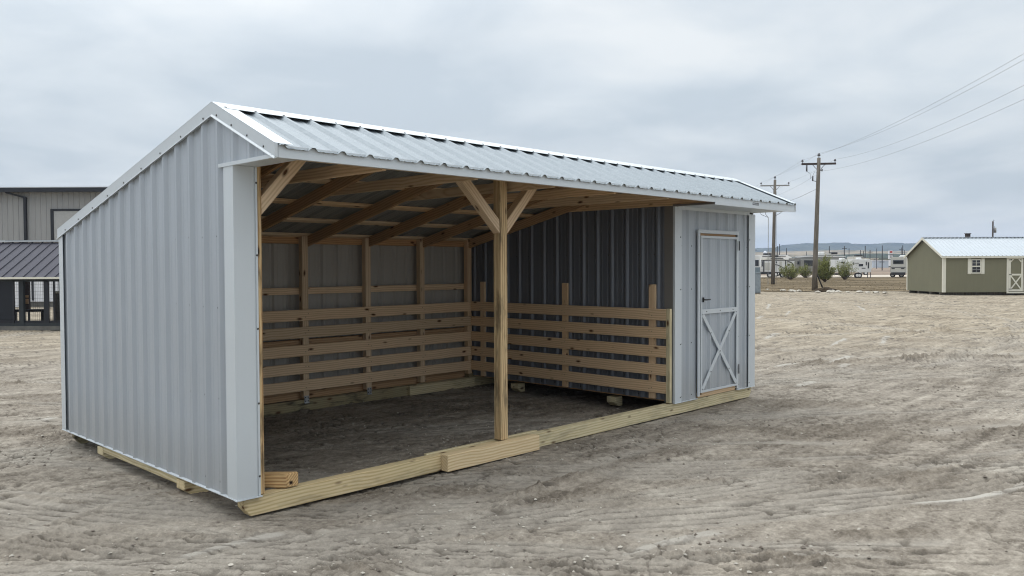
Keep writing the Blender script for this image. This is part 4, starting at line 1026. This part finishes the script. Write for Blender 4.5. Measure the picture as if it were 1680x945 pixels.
# ---- campers
M['rvw'] = flat('rv_white', (.76, .76, .74), .35, 0, .08, .6); M['rvb'] = flat('rv_beige', (.56, .55, .50), .4, 0, .08, .6); M['rvg'] = flat('rv_grey', (.24, .235, .22), .45, 0, .1, .6)
M['rvd'] = flat('rv_dark', (.03, .03, .032), .5); M['tyre'] = flat('tyre', (.02, .02, .02), .8); M['rvs'] = flat('rv_stripe', (.12, .12, .13), .5); M['rvbl'] = flat('rv_bluegrey', (.20, .25, .28), .4)
def wheel(par, x, y, r=.36):
    bm = bmesh.new(); tube(bm, [(x, y, r), (x, y + .22, r)], r, 20); w = done('tyre', bm, M['tyre'], par)
    bm = bmesh.new(); tube(bm, [(x, y - .01, r), (x, y + .05, r)], r * .55, 14); done('rim', bm, M['rvw'], w)
def body_prism(prof, y0, y1, mat, par, name='body', bev=.06):
    bm = bmesh.new(); loft(bm, [(x, y0, z) for x, z in prof], [(x, y1, z) for x, z in prof])
    if bev: bmesh.ops.bevel(bm, geom=list(bm.edges), offset=bev, segments=2, affect='EDGES')
    return done(name, bm, mat, par)
def rv(u0, dep, label, rz=0, cat='camper', group='campers and motorhomes parked beyond the grass', name='travel_trailer'):
    dep = dep * 1.09; o = frame_d(u0, dep, name, rz=rz, label=label, cat=cat, group=group); return o, dep / F0
def zz(v, k): return max(0, 1.77 + (434.5 - v) * k)
def B(name, par, k, u0, u1, v0, v1, y0, y1, mat, uo, bev=0):
    return bx(name, [((u0 - uo) * k, (u1 - uo) * k, y0, y1, zz(v1, k), zz(v0, k))], mat, par, bev)
# a: motorhome at the shed corner
o, k = rv(1228, 100, 'motorhome with blue-grey lower half and dark windshield, half hidden by the shed corner', cat='motorhome', name='motorhome')
body_prism([(0, .5), (17.8 * k, .5), (18 * k, 1.6), (16 * k, 3.0), (0, 3.0)], 0, 7, M['rvw'], o)
B('lower_panel', o, k, 1228.3, 1245.5, 438.5, 453, -.03, 0, M['rvbl'], 1228); B('windshield', o, k, 1233, 1243, 426.5, 436.5, -.03, -.003, M['glass'], 1228); wheel(o, 14 * k, -.02); wheel(o, 3 * k, -.02)
bx('roof_unit', [(3 * k, 8 * k, 2, 4, 3.0, 3.25)], M['rvd'], o)
# b: toy hauler
o, k = rv(1247, 103, 'white toy hauler trailer outlined in black with a swoosh graphic', name='travel_trailer')
body_prism([(0, .75), (55 * k, .75), (55 * k, zz(426.5, k)), (0, zz(426.5, k))], 0, 2.5, M['rvw'], o)
B('black_edge', o, k, 1247.2, 1302, 426.3, 427.6, -.03, .0, M['rvd'], 1247); B('black_edge', o, k, 1250.5, 1252.3, 427.7, 449, -.03, .0, M['rvd'], 1247); B('black_edge', o, k, 1286.5, 1288, 427.7, 446, -.03, 0, M['rvd'], 1247)
B('ramp_door', o, k, 1253, 1262, 431, 443, -.025, .0, M['rvb'], 1247); B('window', o, k, 1247.8, 1249.8, 428.5, 437, -.025, .0, M['glass'], 1247)
B('window', o, k, 1271, 1273, 429, 432, -.02, 0, M['glass'], 1247); B('door', o, k, 1277, 1281, 429, 444, -.02, 0, M['rvb'], 1247); B('window', o, k, 1290, 1294, 433, 436, -.02, 0, M['glass'], 1247)
bm = bmesh.new()
for (dx, dz, r_) in ((0, 0, 1.0),):
    ps = [((1290 + 10 * math.sin(a)) * 1.0, 437 - 8 * math.cos(a)) for a in np.linspace(0.0, 1.6, 8)]
    tube(bm, [((u - 1247) * k, -.02, zz(v, k)) for u, v in ps], .07, 5)
    ps = [(1270 + t_ * 24, 434 + 14 * t_ ** 1.6) for t_ in np.linspace(0, 1, 8)]
    tube(bm, [((u - 1247) * k, -.02, zz(v, k)) for u, v in ps], .06, 5)
done('swoosh', bm, M['rvs'], o); B('chassis', o, k, 1246.5, 1264, 446, 450, -.05, 2.4, M['rvd'], 1247); B('chassis', o, k, 1264, 1302, 446, 448, .3, 2.4, M['rvd'], 1247); wheel(o, 1.2, -.02); wheel(o, 3.0, .1)
# row behind
for (u0, u1, v0, dep, mt, lb) in ((1236, 1300, 418.5, 118, 'rvw', 'long white camper roof showing above the toy hauler'), (1398, 1424, 421.5, 125, 'rvb', 'beige camper mostly hidden behind the small white trailer with tandem wheels'), (1256, 1290, 422, 111, 'rvb', 'beige camper squeezed between toy hauler and long white camper')):
    o, k = rv(u0, dep, lb)
    w_ = (u1 - u0) * k; zt = zz(v0, k)
    body_prism([(0, .7), (w_, .7), (w_, zt - .5), (w_ - 1.1, zt), (0, zt)], 0, 2.6, M[mt], o); wheel(o, w_ * .45, -.02); wheel(o, w_ * .45 + .9, -.02)
    bx('roof_unit', [(w_ * .3, w_ * .3 + 1.1, .8, 1.6, zt, zt + .3)], M['rvd'], o); bx('awning', [(w_ * .2, w_ * .8, -.08, 0, zt - .25, zt - .12)], M['rvs'], o)
# c: big grey fifth wheel
o, k = rv(1302, 106, 'big grey fifth-wheel camper with wide dark slide-out window, behind the leaning pole', name='fifth_wheel')
zt = zz(419.5, k); w_ = 96 * k
body_prism([(0, .75), (w_ - 2.6, .75), (w_ - 2.6, 1.5), (w_ - .1, 1.7), (w_ - .9, zt - .45), (w_ - 2.2, zt), (30 * k, zt), (1, zt - .25), (0, zt - .3)], 0, 2.6, M['rvg'], o)
B('slide_out', o, k, 1311, 1334, 426, 446, -.45, 0, M['rvg'], 1302, .03); B('window', o, k, 1315.5, 1330, 427.5, 436.5, -.48, -.453, M['glass'], 1302); B('window', o, k, 1306.5, 1309.5, 429, 434, -.03, 0, M['glass'], 1302)
B('lower_panel', o, k, 1304, 1350, 441, 449, -.02, 0, M['rvs'], 1302); B('roof_trim', o, k, 1303, 1385, 420.5, 421.6, -.04, 0, M['rvw'], 1302)
B('roof_unit', o, k, 1345, 1355, 413.5, 419.8, .8, 1.6, M['rvw'], 1302, .08); B('roof_unit', o, k, 1366, 1376, 414, 417.5, .8, 1.6, M['rvd'], 1302, .04); B('roof_hatch', o, k, 1360, 1367, 416, 419.8, .9, 1.5, M['rvb'], 1302)
for x in (40, 52): wheel(o, x * k, -.02)
# f, g: white travel trailers
o, k = rv(1368, 100, 'white travel trailer directly behind the sparse bush'); w_ = 27 * k; zt = zz(426.5, k)
body_prism([(0, .7), (w_, .7), (w_, zt), (0, zt)], 0, 2.5, M['rvw'], o); B('window', o, k, 1378, 1384, 430, 432, -.02, 0, M['glass'], 1368); B('roof_vent', o, k, 1382, 1388, 423.7, 426.6, .8, 1.6, M['rvw'], 1368, .04)
B('chassis', o, k, 1369, 1393, 449, 451.5, .1, 2.4, M['rvd'], 1368); wheel(o, 16 * k, -.02); wheel(o, 20 * k, -.02)
o, k = rv(1396, 98, 'small white travel trailer with two windows and tandem wheels, rightmost of the white trailers'); w_ = 33 * k; zt = zz(426, k)
body_prism([(0, .72), (7 * k, .72), (w_ - 2.2 * k, .72), (w_, 1.3), (w_, zt - .3), (w_ - .25, zt), (0, zt)], 0, 2.5, M['rvw'], o)
B('window', o, k, 1407, 1414, 433.8, 437.5, -.02, 0, M['glass'], 1396); B('window', o, k, 1418.5, 1420.2, 430, 436, -.02, 0, M['glass'], 1396); B('door', o, k, 1421.8, 1424, 431, 441, -.02, 0, M['rvd'], 1396); B('window', o, k, 1398, 1399.5, 431, 435, -.02, 0, M['glass'], 1396)
B('roof_vent', o, k, 1410, 1416, 423, 426.2, .8, 1.6, M['rvw'], 1396, .06); B('awning', o, k, 1401, 1407, 432, 432.8, -.06, 0, M['rvs'], 1396); B('decal', o, k, 1412, 1418, 440, 441.5, -.015, 0, M['rvs'], 1396)
wheel(o, 8.5 * k, -.03, .34); wheel(o, 12.3 * k, -.03, .34); bx('stabiliser', [(26 * k, 26 * k + .06, .1, .2, 0, .72), (31 * k, 31 * k + .06, .1, .2, 0, .72)], M['rvs'], o)
# i: class C motorhome seen from the rear
o, k = rv(1459.5, 100, 'beige motorhome seen from the rear, standing left of the olive shed', cat='motorhome', name='motorhome', rz=-R(31)); o.scale.x = .86; w_ = 26 * k; zt = zz(422.5, k)
body_prism([(0, .55), (w_, .55), (w_, zt), (0, zt)], 0, 7.5, M['rvb'], o); bm = None
B('rear_window', o, k, 1464, 1481, 428, 433.5, -.03, 0, M['glass'], 1459.5, .02); B('window_frame', o, k, 1463.3, 1481.7, 427.4, 434.1, -.02, .001, M['rvs'], 1459.5)
B('stripe', o, k, 1460, 1485, 438.8, 440, -.02, 0, M['rvs'], 1459.5); B('tail_light', o, k, 1461, 1466.5, 440.8, 442.2, -.03, 0, M['rvd'], 1459.5); B('tail_light', o, k, 1477, 1483, 440.8, 442.2, -.03, 0, M['rvd'], 1459.5)
B('bumper', o, k, 1460.5, 1485, 447.5, 452, -.12, 0, M['rvd'], 1459.5, .02); B('roof_unit', o, k, 1474, 1484, 419.5, 422.6, 1, 2, M['rvw'], 1459.5, .05); wheel(o, 18 * k, .3, .38); wheel(o, 3 * k, .3, .38)
o, k = rv(1486, 104, 'white camper tucked between the beige motorhome and the olive shed'); w_ = 30 * k; zt = zz(421, k)
body_prism([(0, .6), (w_, .6), (w_, zt), (0, zt)], 0, 2.5, M['rvw'], o); B('window', o, k, 1492, 1496, 428, 433, -.02, 0, M['glass'], 1486); B('stripe', o, k, 1486.2, 1512, 441, 441.8, -.02, 0, M['rvs'], 1486); wheel(o, .5, -.02); wheel(o, 1.4, -.02)

# far buildings, sign, masts
o = frame_d(1431, 430, 'metal_building', label='low pale blue metal building behind the white travel trailers', cat='building'); k = 430 / F0
bx('wall', [(0, 25 * k, 0, 15, 0, zz(428.6, k))], flat('pale_blue', (.50, .56, .62), .5), o); bx('roof', [(-.3, 25 * k + .3, -.3, 15.3, zz(428.6, k), zz(427.7, k))], M['white'], o); bx('window', [(10 * k, 18 * k, -.05, 0, zz(431.2, k), zz(430, k))], M['rvs'], o)
o = frame_d(1429.5, 460, 'tan_building', label='small tan building peeking above the pale blue building', cat='building'); k = 460 / F0
bx('wall', [(0, 9 * k, 0, 9, 0, zz(425, k))], flat('tan_block', (.48, .42, .32), .7), o); bx('roof', [(-.3, 9 * k + .3, -.3, 9.3, zz(425, k), zz(424.4, k))], M['cream'], o); bx('window', [(2 * k, 5 * k, -.05, 0, zz(427.5, k), zz(426.2, k))], M['rvs'], o)
o = frame_d(1456.6, 160, 'pylon_sign', label='tall white roadside pylon sign with a red oval on top', cat='sign'); k = 160 / F0
bx('post', [(.4, .6, .1, .3, 0, zz(412, k)), (5.4 * k - .1, 5.4 * k + .1, .1, .3, 0, zz(412, k))], M['armg'], o)
bx('sign_panel', [(0, 6.2 * k, 0, .4, zz(418, k), zz(412, k))], M['white'], o); bx('sign_panel', [(0, 5.8 * k, 0, .4, zz(425.5, k), zz(419.2, k))], M['white'], o); bx('sign_panel', [(.1, 5.2 * k, 0, .4, zz(437, k), zz(427, k))], M['white'], o)
bm = bmesh.new(); tube(bm, [(3.1 * k, -.06, zz(414.2, k)), (3.1 * k, -.005, zz(414.2, k))], 1.0, 20)
for v_ in bm.verts: v_.co.x = 3.1 * k + (v_.co.x - 3.1 * k) * 1.7 * .9 * .2 / .2 * .18 * 1.0 if False else 3.1 * k + (v_.co.x - 3.1 * k) * .28; v_.co.z = zz(414.2, k) + (v_.co.z - zz(414.2, k)) * .17
done('red_oval', bm, flat('sign_red', (.45, .05, .03), .5), o); bx('lettering', [(.1, 5.5 * k, -.05, 0, zz(419.6, k), zz(418.8, k)), (.2, 4 * k, -.05, 0, zz(423.2, k), zz(421.8, k))], M['rvd'], o)
o = frame_d(1253.5, 800, 'storage_dome', label='white round storage tank on the far plain below the hills', cat='tank'); k = 800 / F0
bm = bmesh.new(); bmesh.ops.create_uvsphere(bm, u_segments=20, v_segments=12, radius=3.2 * k)
for v_ in bm.verts: v_.co.z = zz(417, k) + max(v_.co.z, -.5) * 1.7
tube(bm, [(0, 0, 0), (0, 0, zz(416.5, k))], 3.0 * k, 20)
done('tank_shell', bm, M['white'], o)
masts = [(1236.5, 407, 260, 'first on the left, against the shed corner'), (1258.5, 411, 300, 'short one right of the white tank'), (1273.5, 404, 240, 'thick one just right of the farther wooden pole'), (1277.2, 400.5, 230, 'tallest slim one right of the farther wooden pole'),
         (1288.6, 407, 260, 'lone one above the toy hauler'), (1321.5, 413, 330, 'tiny one above the big grey camper'), (1358.6, 404.5, 240, 'one just right of the white roof unit'), (1383.3, 404.5, 240, 'one above the sparse bush'),
         (1391, 408, 330, 'faint one right of the sparse bush'), (1409.6, 411, 270, 'one above the window of the white trailer'), (1414.5, 412, 290, 'short one between two taller ones above the white trailer'), (1417.4, 404, 230, 'tall one above the white trailer roof vent'),
         (1425.4, 411, 250, 'thick one above the right end of the white trailer'), (1436.2, 408.5, 320, 'faint one above the tan building'), (1445.4, 403.5, 230, 'tall one above the pale blue building'), (1476.5, 407, 280, 'slim one above the beige motorhome roof'),
         (1478.8, 403.5, 230, 'pale tall one above the beige motorhome'), (1481.6, 411, 300, 'short one just right of the pale tall one'), (1490.6, 411.5, 260, 'one closest to the olive shed gable')]
M['mast'] = flat('mast', (.05, .05, .055), .8)
for u, v, dep, lb in masts:
    k = dep / F0; bm = bmesh.new(); tube(bm, [(0, 0, 0), (0, 0, zz(v, k))], .14, 6, r1=.1)
    if int(u) % 3 == 0: box(bm, -.7, .7, -.06, .06, zz(v, k) - .7, zz(v, k) - .55)
    o = done('distant_pole', bm, M['mast']); q = frame_d(u, dep, 'tmp'); o.location = q.location; o.rotation_euler.z = math.atan2(FR.y, FR.x); bpy.data.objects.remove(q)
    tag(o, 'thin distant pole, ' + lb, 'pole', 'thin distant poles on the plain')

# ---- hills
def hill(name, dep, us, vs_, thick, mat, seed, amp, lbl_kind='structure'):
    k = dep / F0; rs = np.random.RandomState(seed)
    U = np.arange(us[0], us[-1], 2.0 * 1500 / dep if dep > 1500 else 2.0); V = np.interp(U, us, vs_)
    V = V + amp * (perlin(U * .045, U * 0 + .3, seed) * 2.2 + perlin(U * .25, U * 0 + .7, seed + 1) * 1.0 + perlin(U * .8, U * 0 + .1, seed + 2) * .6)
    bm = bmesh.new(); rows = []
    prof = ((0, 0), (.25, .35), (.5, .68), (.75, .92), (1, 1.0), (1.5, .7), (2.2, 0))
    for (d, hf) in prof:
        row = []
        for u, v in zip(U, V):
            z = (1.77 + (434 - v) * k) * hf * (1 + (.12 * perlin(np.array(u * .06), np.array(d * 3.), seed + 5) if 0 < d < 1 else 0)); dd = dep - thick * (1 - d)
            p = CAM + FF * dd + FR * ((u - 840) / F0 * dep); row.append(bm.verts.new((p.x, p.y, z - (2 if hf == 0 else 0))))
        rows.append(row)
    for a, b_ in zip(rows[:-1], rows[1:]):
        for i in range(len(a) - 1): bm.faces.new((a[i], a[i + 1], b_[i + 1], b_[i]))
    return tag(done(name, bm, mat), kind=lbl_kind)
def mat_hill(name, a, b_, sc):
    m, t, b = nt(name); v = coords(t, (1, 1, 2.5)); n = noise(t, v, sc, 6, .7)
    t.links.new(ramp(t, [(.38, a), (.62, b_)], n), b.inputs['Base Color']); b.inputs['Roughness'].default_value = 1; b.inputs['Specular IOR Level'].default_value = 0; return m
hill('hills', 3200, [-1500, 300, 1000, 1230, 1272, 1282, 1300, 1320, 1345, 1366, 1385, 1400, 1425, 1450, 1480, 1510, 1700, 2600], [408, 404, 404, 406.5, 406, 402, 400.5, 399, 400, 398.5, 401, 399.5, 401, 399.5, 400, 398.5, 401, 404], 500, mat_hill('hill_scrub', (.03, .042, .035), (.07, .078, .055), .012), 3, .8)
hill('hills', 2300, [-1500, 1000, 1230, 1290, 1330, 1400, 1500, 1700, 2600], [416, 416, 413, 412.5, 411.5, 414, 412, 412, 416], 900, mat_hill('hill_pasture', (.10, .09, .05), (.34, .27, .18), .006), 9, .25)
hill('hills', 1300, [-1500, 1000, 1230, 1340, 1380, 1420, 1440, 1500, 1700, 2600], [424, 424, 421, 422, 417.5, 416.5, 418, 416.5, 419, 424], 350, mat_hill('far_treeline', (.03, .045, .03), (.07, .075, .045), .05), 14, .5)
hill('hills', 700, [-1500, 1000, 1230, 1340, 1420, 1500, 1700, 2600], [427, 427, 424.5, 424, 423, 424, 425, 427], 200, mat_hill('near_treeline', (.04, .045, .03), (.10, .09, .06), .08), 21, .35)

# ---- haze
hz = bmesh.new(); box(hz, -4700, 4700, -4700, 4700, -6, 130)
hm = bpy.data.materials.new('haze'); hm.use_nodes = True; t = hm.node_tree; t.nodes.clear()
ou = t.nodes.new('ShaderNodeOutputMaterial'); pv = t.nodes.new('ShaderNodeVolumePrincipled'); pv.inputs['Color'].default_value = (.60, .74, 1.0, 1); pv.inputs['Density'].default_value = .00016; pv.inputs['Anisotropy'].default_value = 0.0
t.links.new(pv.outputs[0], ou.inputs['Volume'])
tag(done('haze', hz, hm), kind='stuff')

# ================================================================== LIGHT
SUN_EL, SUN_AZ = 66.0, 18.0       # azimuth measured clockwise from +Y
wld = bpy.data.worlds.new('World'); S.world = wld; wld.use_nodes = True; t = wld.node_tree; t.nodes.clear()
out = t.nodes.new('ShaderNodeOutputWorld'); bgn = t.nodes.new('ShaderNodeBackground'); bg2 = t.nodes.new('ShaderNodeBackground'); ms = t.nodes.new('ShaderNodeMixShader')
sky = t.nodes.new('ShaderNodeTexSky'); sky.sky_type = 'NISHITA'; sky.sun_disc = False; sky.sun_elevation = R(SUN_EL); sky.sun_rotation = R(SUN_AZ)
t.links.new(sky.outputs[0], bgn.inputs[0]); bgn.inputs[1].default_value = .08
tc = t.nodes.new('ShaderNodeTexCoord'); sp = t.nodes.new('ShaderNodeSeparateXYZ'); t.links.new(tc.outputs['Generated'], sp.inputs[0])
zc = mth(t, 'MAXIMUM', sp.outputs[2], 0.0); den = mth(t, 'ADD', zc, .14)
cv = t.nodes.new('ShaderNodeCombineXYZ'); t.links.new(mth(t, 'DIVIDE', sp.outputs[0], den), cv.inputs[0]); t.links.new(mth(t, 'DIVIDE', sp.outputs[1], den), cv.inputs[1])
n1 = noise(t, cv.outputs[0], .55, 5, .5, .3); n2 = noise(t, cv.outputs[0], 1.6, 5, .55, .4)
cl = mth(t, 'ADD', mth(t, 'MULTIPLY', n1, .65), mth(t, 'MULTIPLY', n2, .35))
colr = ramp(t, [(.40, (.78, .825, .87)), (.5, (.95, .97, .99)), (.60, (1.13, 1.11, 1.09))], cl)
lum = ramp(t, [(0.0, .355), (.08, .365), (.20, .39), (.34, .40), (.6, .62), (1.0, .82)], zc)
hue = ramp(t, [(0.0, (.89, .925, .94)), (.05, (.885, .93, .955)), (.2, (.885, .94, .97)), (.4, (.89, .94, .975)), (1, (.97, .98, .985))], zc)
cc = mix(t, mix(t, colr, lum, 1.0, 'MULTIPLY'), hue, 1.0, 'MULTIPLY')
dp = t.nodes.new('ShaderNodeVectorMath'); dp.operation = 'DOT_PRODUCT'; t.links.new(tc.outputs['Generated'], dp.inputs[0]); dp.inputs[1].default_value = (math.sin(R(SUN_AZ)) * math.cos(R(SUN_EL)), math.cos(R(SUN_AZ)) * math.cos(R(SUN_EL)), math.sin(R(SUN_EL)))
glow = ramp(t, [(0, .95), (.6, .97), (.8, 1.05), (.92, 1.5), (1.0, 1.9)], mth(t, 'ADD', mth(t, 'MULTIPLY', dp.outputs['Value'], .5), .5))   # thin overcast is brighter round the hidden sun
cc = mix(t, cc, glow, 1.0, 'MULTIPLY')
t.links.new(cc, bg2.inputs[0]); bg2.inputs[1].default_value = 1.55
ms.inputs[0].default_value = .93; t.links.new(bgn.outputs[0], ms.inputs[1]); t.links.new(bg2.outputs[0], ms.inputs[2]); t.links.new(ms.outputs[0], out.inputs[0])
sd = bpy.data.lights.new('sun', 'SUN'); sd.energy = .75; sd.angle = R(60); sd.color = (1.0, .96, .90)
so = bpy.data.objects.new('sun', sd); COL.objects.link(so)
az = R(SUN_AZ); el = R(SUN_EL); dv = Vector((math.sin(az) * math.cos(el), math.cos(az) * math.cos(el), math.sin(el)))
so.rotation_euler = (-dv).to_track_quat('-Z', 'Y').to_euler()

S.view_settings.view_transform = 'Standard'; S.view_settings.look = 'None'; S.view_settings.exposure = .50; S.view_settings.gamma = 1
S.render.engine = 'CYCLES'
S.cycles.filter_width = 1.1; S.cycles.volume_bounces = 1; S.cycles.max_bounces = 8
